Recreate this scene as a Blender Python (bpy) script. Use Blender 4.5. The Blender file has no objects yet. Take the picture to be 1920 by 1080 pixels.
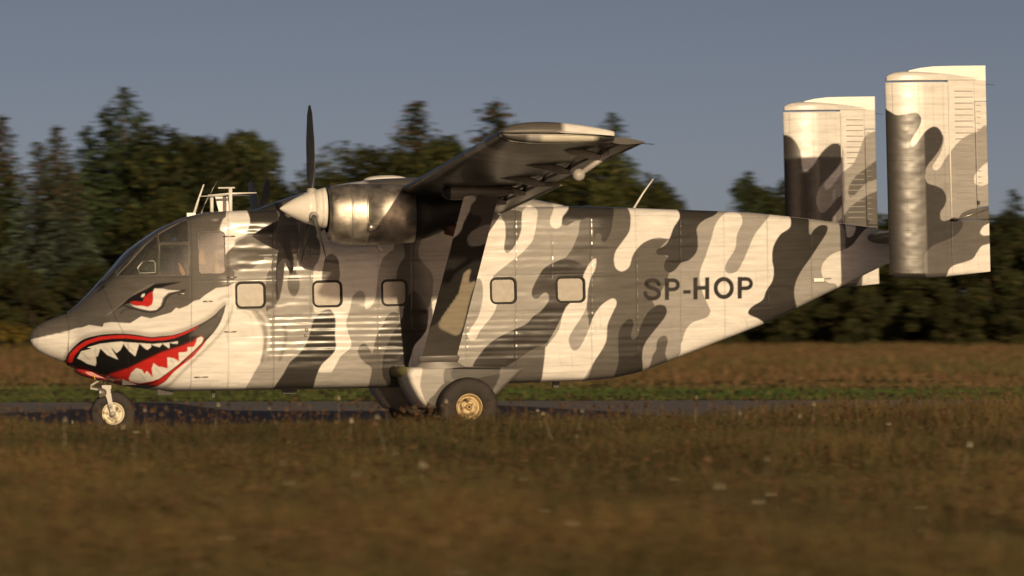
import bpy, bmesh, math, random
import numpy as np
from mathutils import Matrix, Vector

random.seed(7)
RNG = np.random.default_rng(11)
SC = bpy.context.scene
COL = SC.collection

# ------------------------------------------------------------------ camera
F_PX, CX, HORIZON, CAM_H = 7500.0, 960.0, 640.0, 1.22
cam_d = bpy.data.cameras.new("camera")
cam_d.sensor_width = 36.0
cam_d.lens = 36.0 * F_PX / 1920.0
cam_d.shift_y = (HORIZON - 540.0) / 1920.0
cam_d.clip_start, cam_d.clip_end = 0.5, 8000.0
cam_d.dof.use_dof = True
cam_d.dof.focus_distance = 50.2
cam_d.dof.aperture_fstop = 3.6
cam_d.dof.aperture_ratio = 0.24
cam = bpy.data.objects.new("camera", cam_d)
cam.location = (0, 0, CAM_H)
cam.rotation_euler = (math.radians(90), 0, 0)
COL.objects.link(cam)
SC.camera = cam

# ------------------------------------------------------------------ sky, sun, exposure
SUN_EL, SUN_AZ = math.radians(10.4), math.radians(15.8)      # behind the camera, to its right
world = bpy.data.worlds.new("World")
SC.world = world
world.use_nodes = True
wn = world.node_tree
wn.nodes.clear()
sky = wn.nodes.new("ShaderNodeTexSky")
sky.sky_type = 'NISHITA'
sky.sun_disc = False
sky.sun_elevation = SUN_EL
to_sun = Vector((math.sin(SUN_AZ) * math.cos(SUN_EL), -math.cos(SUN_AZ) * math.cos(SUN_EL), math.sin(SUN_EL)))
sky.sun_rotation = math.atan2(to_sun.x, to_sun.y)
sky.altitude = 100.0
sky.air_density, sky.dust_density, sky.ozone_density = 0.21, 0.95, 0.0
bg = wn.nodes.new("ShaderNodeBackground")
bg.inputs['Strength'].default_value = 0.063
tint = wn.nodes.new("ShaderNodeMix")                 # the picture's warm white balance, the same over the whole sky
tint.data_type, tint.blend_type = 'RGBA', 'MULTIPLY'
tint.inputs[0].default_value = 1.0
tint.inputs[7].default_value = (1.23, .97, .765, 1)
wo = wn.nodes.new("ShaderNodeOutputWorld")
wn.links.new(sky.outputs[0], tint.inputs[6])
wn.links.new(tint.outputs[2], bg.inputs['Color'])
wn.links.new(bg.outputs[0], wo.inputs['Surface'])
sun_d = bpy.data.lights.new("sun", 'SUN')
sun_d.energy = 3.55
sun_d.angle = math.radians(0.53)
sun_d.color = (1.0, 0.76, 0.47)
sun = bpy.data.objects.new("sun", sun_d)
sun.rotation_euler = to_sun.to_track_quat('Z', 'Y').to_euler()
sun.location = (20, -40, 30)
COL.objects.link(sun)
SC.view_settings.view_transform = 'Standard'
SC.view_settings.look = 'None'
SC.view_settings.gamma = 1.0
SC.view_settings.exposure = 0.0
SC.view_settings.use_curve_mapping = False
SC.cycles.use_denoising = True
SC.cycles.max_bounces = 8
SC.cycles.transparent_max_bounces = 16

# ------------------------------------------------------------------ aircraft frame: X aft, Y starboard (away), Z up
AY, AP, AR = math.radians(10.6), math.radians(1.2), math.radians(0.92)
EX = np.array([math.cos(AY) * math.cos(AP), math.sin(AY) * math.cos(AP), math.sin(AP)])
EY = np.array([-math.sin(AY), math.cos(AY), -math.sin(AR)])
EY -= EX * EY.dot(EX)
EY /= np.linalg.norm(EY)
EZ = np.cross(EX, EY)
ORG = np.array([(60 - CX) / F_PX * 52.3, 52.3, 0.0])


def at(px, py, Y):
    """picture point on the aircraft plane Y -> (X, Z) in aircraft metres"""
    d = np.array([(px - CX) / F_PX, 1.0, (HORIZON - py) / F_PX])
    A = np.stack([EX, EZ, -d], 1)
    s = np.linalg.solve(A, np.array([0, 0, CAM_H]) - ORG - Y * EY)
    return s[0], s[1]


def smooth_interp(xs, pts, sig=0.05):
    px, py = zip(*pts)
    fx = np.arange(-1.0, 14.0, 0.005)
    fy = np.interp(fx, px, py)
    k = np.exp(-0.5 * (np.arange(-60, 61) * 0.005 / sig) ** 2)
    k /= k.sum()
    pad = np.pad(fy, 60, mode='edge')
    return np.interp(xs, fx, np.convolve(pad, k, 'valid'))


W_PTS = [(0.48, .33), (.55, .365), (.75, .53), (1.0, .70), (1.3, .84), (1.6, .94), (2.0, 1.02), (2.4, 1.05), (7.5, 1.05), (9.5, .97), (11.45, .84)]
ZT_PTS = [(.48, 1.575), (.6, 1.665), (.8, 1.86), (1.014, 2.09), (1.263, 2.375), (1.687, 2.665), (2.0, 2.79), (2.284, 2.847), (2.88, 2.859), (5, 2.855), (7.22, 2.846), (9.5, 2.735), (10.4, 2.63), (11.27, 2.495), (11.45, 2.43)]
ZB_PTS = [(.48, .91), (.6, .83), (.8, .74), (1.18, .616), (1.8, .526), (4.38, .508), (7.2, .534), (7.6, .555), (7.98, .63), (9.7, 1.236), (10.8, 1.726), (11.4, 2.0), (11.45, 2.02)]
NT_PTS = [(.48, 2.1), (.8, 2.3), (1.2, 3.2), (1.7, 5.0), (2.2, 9.0), (2.6, 14.0), (11.45, 14.0)]
NB_PTS = [(.48, 2.1), (.8, 2.6), (1.3, 4.0), (2.0, 9.0), (2.6, 13.0), (11.45, 13.0)]


def half_width(X):
    return float(np.interp(X, *zip(*W_PTS)))


def side(pts):
    """picture outline -> (X, Z) on the port flank"""
    out = []
    for px, py in pts:
        Y = -1.05
        for _ in range(3):
            X, Z = at(px, py, Y)
            Y = -half_width(X) if X > 0.5 else -0.3
        out.append(at(px, py, Y))
    return np.array(out)


def rounded(pts, n=6):
    """closed Catmull-Rom through the points"""
    P = np.asarray(pts, float)
    p0, p1, p2, p3 = np.roll(P, 1, 0), P, np.roll(P, -1, 0), np.roll(P, -2, 0)
    out = []
    for t in np.arange(n) / n:
        out.append(0.5 * (2 * p1 + (p2 - p0) * t + (2 * p0 - 5 * p1 + 4 * p2 - p3) * t * t + (3 * p1 - p0 - 3 * p2 + p3) * t ** 3))
    return np.stack(out, 1).reshape(-1, 2)


def open_curve(pts, n=6):
    P = np.asarray(pts, float)
    Q = np.vstack([2 * P[0] - P[1], P, 2 * P[-1] - P[-2]])
    out = []
    for i in range(1, len(Q) - 2):
        p0, p1, p2, p3 = Q[i - 1], Q[i], Q[i + 1], Q[i + 2]
        for t in np.arange(n) / n:
            out.append(0.5 * (2 * p1 + (p2 - p0) * t + (2 * p0 - 5 * p1 + 4 * p2 - p3) * t * t + (3 * p1 - p0 - 3 * p2 + p3) * t ** 3))
    out.append(P[-1])
    return np.array(out)


class Paint:
    """paint scheme of one surface: colours over its (X, Z) elevation, sampled onto the skin's vertices"""
    def __init__(s, x0, x1, z0, z1, res, base):
        s.x0, s.z0, s.res = x0, z0, res
        s.W, s.H = int((x1 - x0) / res), int((z1 - z0) / res)
        s.img = np.empty((s.H, s.W, 3), np.float32)
        s.img[:] = base

    def cover(s, poly):
        sub = 3
        P = np.asarray(poly)
        u, v = (P[:, 0] - s.x0) / s.res, (P[:, 1] - s.z0) / s.res
        r0, r1 = max(0, int(v.min())), min(s.H, int(v.max()) + 2)
        cov = np.zeros((max(r1 - r0, 1), s.W + 1), np.float32)
        u2, v2 = np.roll(u, -1), np.roll(v, -1)
        for r in range(r0, r1):
            for k in range(sub):
                y = r + (k + .5) / sub
                m = (v <= y) != (v2 <= y)
                if not m.any():
                    continue
                xs = np.sort(u[m] + (y - v[m]) / (v2[m] - v[m]) * (u2[m] - u[m]))
                xs = np.clip(xs, 0, s.W - 1.001)
                for a, b in zip(xs[0::2], xs[1::2]):
                    ia, ib = int(a), int(b)
                    row = cov[r - r0]
                    if ia == ib:
                        row[ia] += (b - a) / sub
                    else:
                        row[ia] += (ia + 1 - a) / sub
                        row[ia + 1:ib] += 1.0 / sub
                        row[ib] += (b - ib) / sub
        full = np.zeros((s.H, s.W), np.float32)
        full[r0:r1] = cov[:r1 - r0, :s.W]
        return np.clip(full, 0, 1)

    def mix(s, cov, col, alpha=1.0, blur=0.0):
        if blur > 0:
            n = int(blur / s.res * 3) + 1
            k = np.exp(-.5 * (np.arange(-n, n + 1) * s.res / blur) ** 2)
            k /= k.sum()
            rows = np.where(cov.any(1))[0]
            cols = np.where(cov.any(0))[0]
            if len(rows) == 0:
                return
            a, b = max(0, rows[0] - n), min(s.H, rows[-1] + n + 1)
            c, d = max(0, cols[0] - n), min(s.W, cols[-1] + n + 1)
            t = cov[a:b, c:d]
            t = np.apply_along_axis(lambda q: np.convolve(q, k, 'same'), 0, t) if len(t) > len(k) else t
            t = np.apply_along_axis(lambda q: np.convolve(q, k, 'same'), 1, t) if t.shape[1] > len(k) else t
            cov = np.zeros_like(cov)
            cov[a:b, c:d] = t
        m = (cov * alpha)[..., None]
        s.img = s.img * (1 - m) + np.asarray(col, np.float32) * m

    def fill(s, poly, col, alpha=1.0, blur=0.0):
        s.mix(s.cover(poly), col, alpha, blur)

    def stroke(s, line, width, col, alpha=1.0, blur=0.0, taper=False):
        P = np.asarray(line)
        pad = width + 3 * s.res
        c0, c1 = int((P[:, 0].min() - pad - s.x0) / s.res), int((P[:, 0].max() + pad - s.x0) / s.res) + 1
        r0, r1 = int((P[:, 1].min() - pad - s.z0) / s.res), int((P[:, 1].max() + pad - s.z0) / s.res) + 1
        c0, r0, c1, r1 = max(c0, 0), max(r0, 0), min(c1, s.W), min(r1, s.H)
        if c1 <= c0 or r1 <= r0:
            return
        gx = s.x0 + (np.arange(c0, c1) + .5) * s.res
        gz = s.z0 + (np.arange(r0, r1) + .5) * s.res
        GX, GZ = np.meshgrid(gx, gz)
        best = np.full(GX.shape, -9.0, np.float32)
        n = len(P) - 1
        for i in range(n):
            a, b = P[i], P[i + 1]
            d = b - a
            t = np.clip(((GX - a[0]) * d[0] + (GZ - a[1]) * d[1]) / max(d.dot(d), 1e-12), 0, 1)
            dist = np.hypot(GX - a[0] - t * d[0], GZ - a[1] - t * d[1])
            w = width * (math.sin(math.pi * (i + .5) / n) if taper else 1.0)
            best = np.maximum(best, (w / 2 - dist) / s.res)
        cov = np.zeros((s.H, s.W), np.float32)
        cov[r0:r1, c0:c1] = np.clip(best + .5, 0, 1)
        s.mix(cov, col, alpha, blur)

    def sample(s, X, Z):
        u = np.clip((X - s.x0) / s.res - .5, 0, s.W - 2)
        v = np.clip((Z - s.z0) / s.res - .5, 0, s.H - 2)
        i, j = u.astype(int), v.astype(int)
        fu, fv = (u - i)[..., None], (v - j)[..., None]
        I = s.img
        return (I[j, i] * (1 - fu) + I[j, i + 1] * fu) * (1 - fv) + (I[j + 1, i] * (1 - fu) + I[j + 1, i + 1] * fu) * fv


def value_noise(X, Z, sx, sz, seed):
    """smooth random relief with feature size sx by sz"""
    g = np.random.default_rng(seed).uniform(-1, 1, (257, 257))
    u, v = X / sx + 40.3, Z / sz + 40.7
    i, j = np.floor(u).astype(int), np.floor(v).astype(int)
    fu, fv = u - i, v - j
    fu, fv = fu * fu * (3 - 2 * fu), fv * fv * (3 - 2 * fv)
    i0, i1, j0, j1 = i % 257, (i + 1) % 257, j % 257, (j + 1) % 257
    return (g[j0, i0] * (1 - fu) + g[j0, i1] * fu) * (1 - fv) + (g[j1, i0] * (1 - fu) + g[j1, i1] * fu) * fv


# ------------------------------------------------------------------ materials
def new_mat(name):
    m = bpy.data.materials.new(name)
    m.use_nodes = True
    nt = m.node_tree
    b = nt.nodes["Principled BSDF"]
    return m, nt, b


def node(nt, kind, **kw):
    n = nt.nodes.new(kind)
    for k, v in kw.items():
        setattr(n, k, v)
    return n


def plain(name, col, rough=.5, metal=0.0, spec=.5, noise=0.15, nscale=9.0, bump=0.0, coat=0.0):
    m, nt, b = new_mat(name)
    tc = node(nt, "ShaderNodeTexCoord")
    nz = node(nt, "ShaderNodeTexNoise")
    nz.inputs['Scale'].default_value = nscale
    nz.inputs['Detail'].default_value = 6
    nt.links.new(tc.outputs['Object'], nz.inputs['Vector'])
    rp = node(nt, "ShaderNodeValToRGB")
    rp.color_ramp.elements[0].position, rp.color_ramp.elements[1].position = .3, .7
    rp.color_ramp.elements[0].color = tuple(c * (1 - noise) for c in col) + (1,)
    rp.color_ramp.elements[1].color = tuple(min(1, c * (1 + noise)) for c in col) + (1,)
    nt.links.new(nz.outputs['Fac'], rp.inputs['Fac'])
    nt.links.new(rp.outputs['Color'], b.inputs['Base Color'])
    mr = node(nt, "ShaderNodeMapRange")
    mr.inputs['To Min'].default_value, mr.inputs['To Max'].default_value = rough * .85, min(1, rough * 1.15)
    nt.links.new(nz.outputs['Fac'], mr.inputs['Value'])
    nt.links.new(mr.outputs[0], b.inputs['Roughness'])
    b.inputs['Metallic'].default_value = metal
    b.inputs['Specular IOR Level'].default_value = spec
    b.inputs['Coat Weight'].default_value = coat
    if bump:
        bp = node(nt, "ShaderNodeBump")
        bp.inputs['Strength'].default_value = bump
        bp.inputs['Distance'].default_value = 0.01
        nt.links.new(nz.outputs['Fac'], bp.inputs['Height'])
        nt.links.new(bp.outputs[0], b.inputs['Normal'])
    return m


def painted_skin(name, rough=.155, inside=True, spec=.10):
    """aircraft paint: colour from the 'paint' layer, faint grime streaks, glossy and slightly uneven"""
    m, nt, b = new_mat(name)
    at_ = node(nt, "ShaderNodeAttribute", attribute_name="paint")
    tc = node(nt, "ShaderNodeTexCoord")
    mp = node(nt, "ShaderNodeMapping")
    mp.inputs['Scale'].default_value = (1.3, 1.3, 9.0)
    nt.links.new(tc.outputs['Object'], mp.inputs['Vector'])
    nz = node(nt, "ShaderNodeTexNoise")
    nz.inputs['Scale'].default_value, nz.inputs['Detail'].default_value, nz.inputs['Roughness'].default_value = 2.2, 8, .6
    nt.links.new(mp.outputs[0], nz.inputs['Vector'])
    mr = node(nt, "ShaderNodeMapRange")
    mr.inputs['From Min'].default_value, mr.inputs['From Max'].default_value = .35, .7
    mr.inputs['To Min'].default_value, mr.inputs['To Max'].default_value = .80, 1.03
    nt.links.new(nz.outputs['Fac'], mr.inputs['Value'])
    mx = node(nt, "ShaderNodeMix", data_type='RGBA', blend_type='MULTIPLY')
    mx.inputs[0].default_value = 1.0
    nt.links.new(at_.outputs['Color'], mx.inputs[6])
    nt.links.new(mr.outputs[0], mx.inputs[7])
    col = mx.outputs[2]
    if inside:
        ge = node(nt, "ShaderNodeNewGeometry")
        m2 = node(nt, "ShaderNodeMix", data_type='RGBA')
        m2.inputs[7].default_value = (.16, .17, .16, 1)
        nt.links.new(ge.outputs['Backfacing'], m2.inputs[0])
        nt.links.new(col, m2.inputs[6])
        col = m2.outputs[2]
    nt.links.new(col, b.inputs['Base Color'])
    n2 = node(nt, "ShaderNodeTexNoise")
    n2.inputs['Scale'].default_value, n2.inputs['Detail'].default_value = 7.0, 5
    nt.links.new(tc.outputs['Object'], n2.inputs['Vector'])
    m3 = node(nt, "ShaderNodeMapRange")
    m3.inputs['To Min'].default_value, m3.inputs['To Max'].default_value = rough - .03, rough + .06
    nt.links.new(n2.outputs['Fac'], m3.inputs['Value'])
    nt.links.new(m3.outputs[0], b.inputs['Roughness'])
    b.inputs['Specular IOR Level'].default_value = spec
    bp = node(nt, "ShaderNodeBump")
    bp.inputs['Strength'].default_value, bp.inputs['Distance'].default_value = .12, .004
    nt.links.new(nz.outputs['Fac'], bp.inputs['Height'])
    nt.links.new(bp.outputs[0], b.inputs['Normal'])
    return m


def glass_mat(name, tint=(.75, .8, .8), clear=.8):
    m, nt, b = new_mat(name)
    out = nt.nodes["Material Output"]
    tr = node(nt, "ShaderNodeBsdfTransparent")
    tr.inputs['Color'].default_value = tint + (1,)
    gl = node(nt, "ShaderNodeBsdfGlossy")
    gl.inputs['Roughness'].default_value = .04
    fr = node(nt, "ShaderNodeFresnel")
    fr.inputs['IOR'].default_value = 1.75
    mx = node(nt, "ShaderNodeMixShader")
    nt.links.new(fr.outputs[0], mx.inputs[0])
    nt.links.new(tr.outputs[0], mx.inputs[1])
    nt.links.new(gl.outputs[0], mx.inputs[2])
    b.inputs['Base Color'].default_value = (.5, .48, .42, 1)     # dust on the acrylic; its pale veil also imitates reflected sky
    b.inputs['Roughness'].default_value = .5
    m2 = node(nt, "ShaderNodeMixShader")
    nz = node(nt, "ShaderNodeTexNoise")
    nz.inputs['Scale'].default_value, nz.inputs['Detail'].default_value = 6.0, 6
    tc = node(nt, "ShaderNodeTexCoord")
    nt.links.new(tc.outputs['Object'], nz.inputs['Vector'])
    mr = node(nt, "ShaderNodeMapRange")
    mr.inputs['To Min'].default_value, mr.inputs['To Max'].default_value = (1 - clear) * .5, (1 - clear) * 1.5
    nt.links.new(nz.outputs['Fac'], mr.inputs['Value'])
    nt.links.new(mr.outputs[0], m2.inputs[0])
    nt.links.new(mx.outputs[0], m2.inputs[1])
    nt.links.new(b.outputs[0], m2.inputs[2])
    nt.links.new(m2.outputs[0], out.inputs['Surface'])
    return m


MAT = {}
MAT['skin'] = painted_skin("camouflage_paint")
MAT['skin_ext'] = painted_skin("camouflage_paint_outer", .18, inside=False)
MAT['skin_fin'] = painted_skin("camouflage_paint_tail", .25, inside=False, spec=.30)
MAT['skin_wing'] = painted_skin("camouflage_paint_wing", .30, inside=False, spec=.08)
MAT['radome'] = painted_skin("nose_cone_paint", .34, inside=False)
MAT['glass'] = glass_mat("cockpit_acrylic", (.82, .86, .84), clear=.91)
MAT['smoked'] = glass_mat("door_acrylic", (.62, .62, .50), clear=.86)
MAT['cabin_pane'] = plain("dusty_cabin_acrylic", (.27, .255, .215), .16, 0, .4, .10, 14)
MAT['rubber'] = plain("black_rubber", (.022, .02, .018), .6, 0, .4, .2, 20, .2)
MAT['tyre'] = plain("tyre_rubber", (.035, .03, .027), .75, 0, .3, .25, 12, .3)
MAT['rim'] = plain("gold_wheel_alloy", (.42, .32, .17), .5, .4, .5, .12, 14)
MAT['rim_white'] = plain("cream_wheel_enamel", (.62, .56, .42), .45, 0.1, .5, .14, 14)
MAT['white'] = plain("white_enamel", (.76, .74, .69), .38, 0, .5, .06, 6)
MAT['spinner'] = plain("spinner_enamel", (.78, .75, .68), .36, 0, .5, .05, 4)
MAT['metal'] = plain("cowl_alloy", (.36, .33, .285), .44, .8, .5, .5, 7, .4)
MAT['steel'] = plain("bare_steel", (.45, .42, .37), .35, .8, .5, .15, 9)
MAT['black'] = plain("sooty_black", (.012, .011, .010), .55, 0, .4, .3, 8)
MAT['blade'] = plain("propeller_black", (.04, .04, .042), .4, .2, .5, .2, 8)
MAT['tip'] = plain("blade_tip_green", (.07, .16, .08), .5, 0, .5, .1, 8)
MAT['dark_grey'] = plain("dark_grey_paint", (.075, .07, .065), .42, 0, .5, .12, 5)
MAT['mid_grey'] = plain("mid_grey_paint", (.16, .15, .14), .42, 0, .5, .12, 5)
MAT['light_grey'] = plain("light_grey_paint", (.38, .36, .33), .42, 0, .5, .1, 5)
MAT['olive'] = plain("olive_primer", (.13, .13, .05), .5, 0, .5, .15, 8)
MAT['interior'] = plain("cockpit_trim", (.11, .115, .11), .7, 0, .3, .2, 8)
MAT['tan'] = plain("seat_tan", (.36, .26, .15), .8, 0, .3, .2, 8)
MAT['panel'] = plain("instrument_black", (.02, .02, .022), .6, 0, .4, .2, 12)
MAT['lamp'] = plain("lamp_lens", (.75, .75, .72), .15, 0, .6, .05, 6)
MAT['orange'] = plain("orange_plastic", (.55, .13, .03), .5, 0, .5, .1, 9)
MAT['blue'] = plain("blue_plastic", (.05, .16, .42), .5, 0, .5, .1, 9)


# ------------------------------------------------------------------ mesh helpers
def link(o, parent=None):
    COL.objects.link(o)
    if parent is not None:
        o.parent = parent
    return o


def grid_mesh(name, V, quads, paint=None, smooth=True):
    """V (n,3) array, quads (m,4) array"""
    me = bpy.data.meshes.new(name)
    V = np.ascontiguousarray(V, np.float32)
    quads = np.ascontiguousarray(quads, np.int32)
    n, m = len(V), len(quads)
    k = quads.shape[1]
    me.vertices.add(n)
    me.vertices.foreach_set("co", V.ravel())
    me.loops.add(m * k)
    me.loops.foreach_set("vertex_index", quads.ravel())
    me.polygons.add(m)
    me.polygons.foreach_set("loop_start", np.arange(0, m * k, k, dtype=np.int32))
    me.polygons.foreach_set("use_smooth", np.full(m, smooth, bool))
    if paint is not None:
        a = me.attributes.new("paint", 'FLOAT_COLOR', 'POINT')
        c = np.ones((n, 4), np.float32)
        c[:, :3] = paint
        a.data.foreach_set("color", c.ravel())
    me.update(calc_edges=True)
    me.validate()
    return me


def grid_quads(nu, nv, flip=False, base=0):
    i, j = np.meshgrid(np.arange(nu - 1), np.arange(nv - 1), indexing='ij')
    a = (i * nv + j).ravel()
    q = np.stack([a, a + nv, a + nv + 1, a + 1], 1) + base
    return q[:, ::-1] if flip else q


def ob(name, me, mat, parent=None, **props):
    o = bpy.data.objects.new(name, me)
    if mat is not None and len(me.materials) == 0:
        me.materials.append(mat)
    link(o, parent)
    for k, v in props.items():
        o[k] = v
    return o


class MB:
    """collects simple solids into one mesh"""
    def __init__(s):
        s.v, s.f, s.sm = [], [], []

    def add(s, verts, faces, smooth=False):
        b = len(s.v)
        s.v += [tuple(map(float, p)) for p in verts]
        s.f += [tuple(i + b for i in f) for f in faces]
        s.sm += [smooth] * len(faces)
        return s

    def box(s, c, size, R=None):
        hx, hy, hz = (k / 2 for k in size)
        vs = [Vector((x, y, z)) for x in (-hx, hx) for y in (-hy, hy) for z in (-hz, hz)]
        if R is not None:
            vs = [R @ v for v in vs]
        c = Vector(c)
        return s.add([v + c for v in vs], [(0, 1, 3, 2), (4, 6, 7, 5), (0, 4, 5, 1), (2, 3, 7, 6), (0, 2, 6, 4), (1, 5, 7, 3)])

    def tube(s, pts, rad, n=10, caps=True, smooth=True):
        P = [Vector(p) for p in pts]
        if not hasattr(rad, '__len__'):
            rad = [rad] * len(P)
        vs, fs = [], []
        t0 = (P[1] - P[0]).normalized()
        u = t0.orthogonal().normalized()
        for i, p in enumerate(P):
            t = (P[min(i + 1, len(P) - 1)] - P[max(i - 1, 0)]).normalized()
            u = (u - t * u.dot(t)).normalized()
            w = t.cross(u)
            for k in range(n):
                a = 2 * math.pi * k / n
                vs.append(p + (u * math.cos(a) + w * math.sin(a)) * rad[i])
        for i in range(len(P) - 1):
            for k in range(n):
                k2 = (k + 1) % n
                fs.append((i * n + k, i * n + k2, (i + 1) * n + k2, (i + 1) * n + k))
        s.add(vs, fs, smooth)
        if caps:
            b = len(s.v) - len(vs)
            s.f += [tuple(b + k for k in range(n))[::-1], tuple(b + (len(P) - 1) * n + k for k in range(n))]
            s.sm += [False, False]
        return s

    def lathe(s, prof, c, axis='X', n=32, smooth=True):
        """prof: (along, radius)"""
        vs, fs = [], []
        for a, r in prof:
            for k in range(n):
                t = 2 * math.pi * k / n
                p = (a, r * math.cos(t), r * math.sin(t)) if axis == 'X' else (r * math.cos(t), a, r * math.sin(t)) if axis == 'Y' else (r * math.cos(t), r * math.sin(t), a)
                vs.append((p[0] + c[0], p[1] + c[1], p[2] + c[2]))
        for i in range(len(prof) - 1):
            for k in range(n):
                k2 = (k + 1) % n
                f = (i * n + k, i * n + k2, (i + 1) * n + k2, (i + 1) * n + k)
                fs.append(f if axis == 'Y' else f[::-1])
        return s.add(vs, fs, smooth)

    def ball(s, c, r, n=12):
        rr = r if hasattr(r, '__len__') else (r, r, r)
        vs, fs = [], []
        m = n // 2
        for i in range(m + 1):
            ph = math.pi * i / m
            for k in range(n):
                t = 2 * math.pi * k / n
                vs.append((c[0] + rr[0] * math.sin(ph) * math.cos(t), c[1] + rr[1] * math.sin(ph) * math.sin(t), c[2] + rr[2] * math.cos(ph)))
        for i in range(m):
            for k in range(n):
                k2 = (k + 1) % n
                fs.append((i * n + k, (i + 1) * n + k, (i + 1) * n + k2, i * n + k2))
        return s.add(vs, fs, True)

    def loft(s, rings, caps=True, smooth=True):
        n = len(rings[0])
        vs = [p for r in rings for p in r]
        fs = []
        for i in range(len(rings) - 1):
            for k in range(n):
                k2 = (k + 1) % n
                fs.append((i * n + k, i * n + k2, (i + 1) * n + k2, (i + 1) * n + k))
        s.add(vs, fs, smooth)
        if caps:
            b = len(s.v) - len(vs)
            s.f += [tuple(b + k for k in range(n))[::-1], tuple(b + (len(rings) - 1) * n + k for k in range(n))]
            s.sm += [False, False]
        return s

    def prism(s, poly, y0, y1):
        """(X, Z) outline extruded along Y"""
        n = len(poly)
        vs = [(x, y0, z) for x, z in poly] + [(x, y1, z) for x, z in poly]
        fs = [tuple(range(n)), tuple(range(2 * n - 1, n - 1, -1))] + [(i, i + n, (i + 1) % n + n, (i + 1) % n) for i in range(n)]
        return s.add(vs, fs)

    def build(s, name, mat, parent=None, paint=None, fix=True, **props):
        me = bpy.data.meshes.new(name)
        me.from_pydata(s.v, [], s.f)
        me.polygons.foreach_set("use_smooth", s.sm)
        if fix:
            bm = bmesh.new()
            bm.from_mesh(me)
            bmesh.ops.recalc_face_normals(bm, faces=bm.faces)
            bm.to_mesh(me)
            bm.free()
        if paint is not None:
            a = me.attributes.new("paint", 'FLOAT_COLOR', 'POINT')
            c = np.ones((len(s.v), 4), np.float32)
            c[:, :3] = paint(np.array(s.v))
            a.data.foreach_set("color", c.ravel())
        return ob(name, me, mat, parent, **props)


WHITE, LIGHT, MID, DARK, NEAR_MID = (.75, .73, .69), (.33, .318, .296), (.112, .105, .095), (.040, .0375, .034), (.15, .145, .135)
BLACK, RED = (.012, .011, .011), (.50, .025, .02)

# ================================================================== the setting
SLOPE = math.tan(AY)                      # the runway runs along the aircraft's heading
G_PTS = [(-200, .02), (10, .03), (25, .05), (36, .06), (41, .06), (43.4, -.03), (82.6, -.03), (92, .02), (180, .93), (260, 1.0), (6000, 1.0)]


def ground_z(x, y):
    dd = np.asarray(y) - SLOPE * np.asarray(x)
    bank = np.clip(.255 + .016 * np.asarray(x), .21, .36) * np.interp(dd, [30, 38, 41.2, 43.2], [0, 1, 1, 0])      # low bank along the runway edge
    return np.interp(dd, *zip(*G_PTS)) + bank + np.where(dd < 42, .03, np.where(dd > 86, .06, 0)) * value_noise(np.asarray(x), np.asarray(y), 3.0, 3.0, 5)


def ground_material():
    m, nt, b = new_mat("meadow_soil")
    tc = node(nt, "ShaderNodeTexCoord")
    n1 = node(nt, "ShaderNodeTexNoise")
    n1.inputs['Scale'].default_value, n1.inputs['Detail'].default_value = .35, 8
    n2 = node(nt, "ShaderNodeTexNoise")
    n2.inputs['Scale'].default_value, n2.inputs['Detail'].default_value = 6.0, 6
    for n in (n1, n2):
        nt.links.new(tc.outputs['Object'], n.inputs['Vector'])
    r = node(nt, "ShaderNodeValToRGB")
    e = r.color_ramp.elements
    e[0].position, e[0].color = .3, (.060, .052, .020, 1)
    e[1].position, e[1].color = .7, (.105, .066, .030, 1)
    mid = e.new(.5)
    mid.color = (.085, .068, .027, 1)
    mx = node(nt, "ShaderNodeMath", operation='ADD')
    ml = node(nt, "ShaderNodeMath", operation='MULTIPLY_ADD')
    ml.inputs[1].default_value, ml.inputs[2].default_value = .5, -.25
    nt.links.new(n2.outputs['Fac'], ml.inputs[0])
    nt.links.new(n1.outputs['Fac'], mx.inputs[0])
    nt.links.new(ml.outputs[0], mx.inputs[1])
    nt.links.new(mx.outputs[0], r.inputs['Fac'])
    nt.links.new(r.outputs['Color'], b.inputs['Base Color'])
    b.inputs['Roughness'].default_value = .95
    b.inputs['Specular IOR Level'].default_value = .1
    bp = node(nt, "ShaderNodeBump")
    bp.inputs['Strength'].default_value, bp.inputs['Distance'].default_value = .6, .06
    nt.links.new(n2.outputs['Fac'], bp.inputs['Height'])
    nt.links.new(bp.outputs[0], b.inputs['Normal'])
    return m


def runway_material():
    m, nt, b = new_mat("runway_asphalt")
    tc = node(nt, "ShaderNodeTexCoord")
    n1 = node(nt, "ShaderNodeTexNoise")
    n1.inputs['Scale'].default_value, n1.inputs['Detail'].default_value = .5, 9
    n2 = node(nt, "ShaderNodeTexNoise")
    n2.inputs['Scale'].default_value, n2.inputs['Detail'].default_value = 60, 3
    for n in (n1, n2):
        nt.links.new(tc.outputs['Object'], n.inputs['Vector'])
    r = node(nt, "ShaderNodeValToRGB")
    r.color_ramp.elements[0].color, r.color_ramp.elements[1].color = (.16, .15, .145, 1), (.27, .25, .24, 1)
    nt.links.new(n1.outputs['Fac'], r.inputs['Fac'])
    nt.links.new(r.outputs['Color'], b.inputs['Base Color'])
    b.inputs['Roughness'].default_value = .95
    b.inputs['Specular IOR Level'].default_value = .15
    bp = node(nt, "ShaderNodeBump")
    bp.inputs['Strength'].default_value, bp.inputs['Distance'].default_value = .3, .01
    nt.links.new(n2.outputs['Fac'], bp.inputs['Height'])
    nt.links.new(bp.outputs[0], b.inputs['Normal'])
    return m


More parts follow.
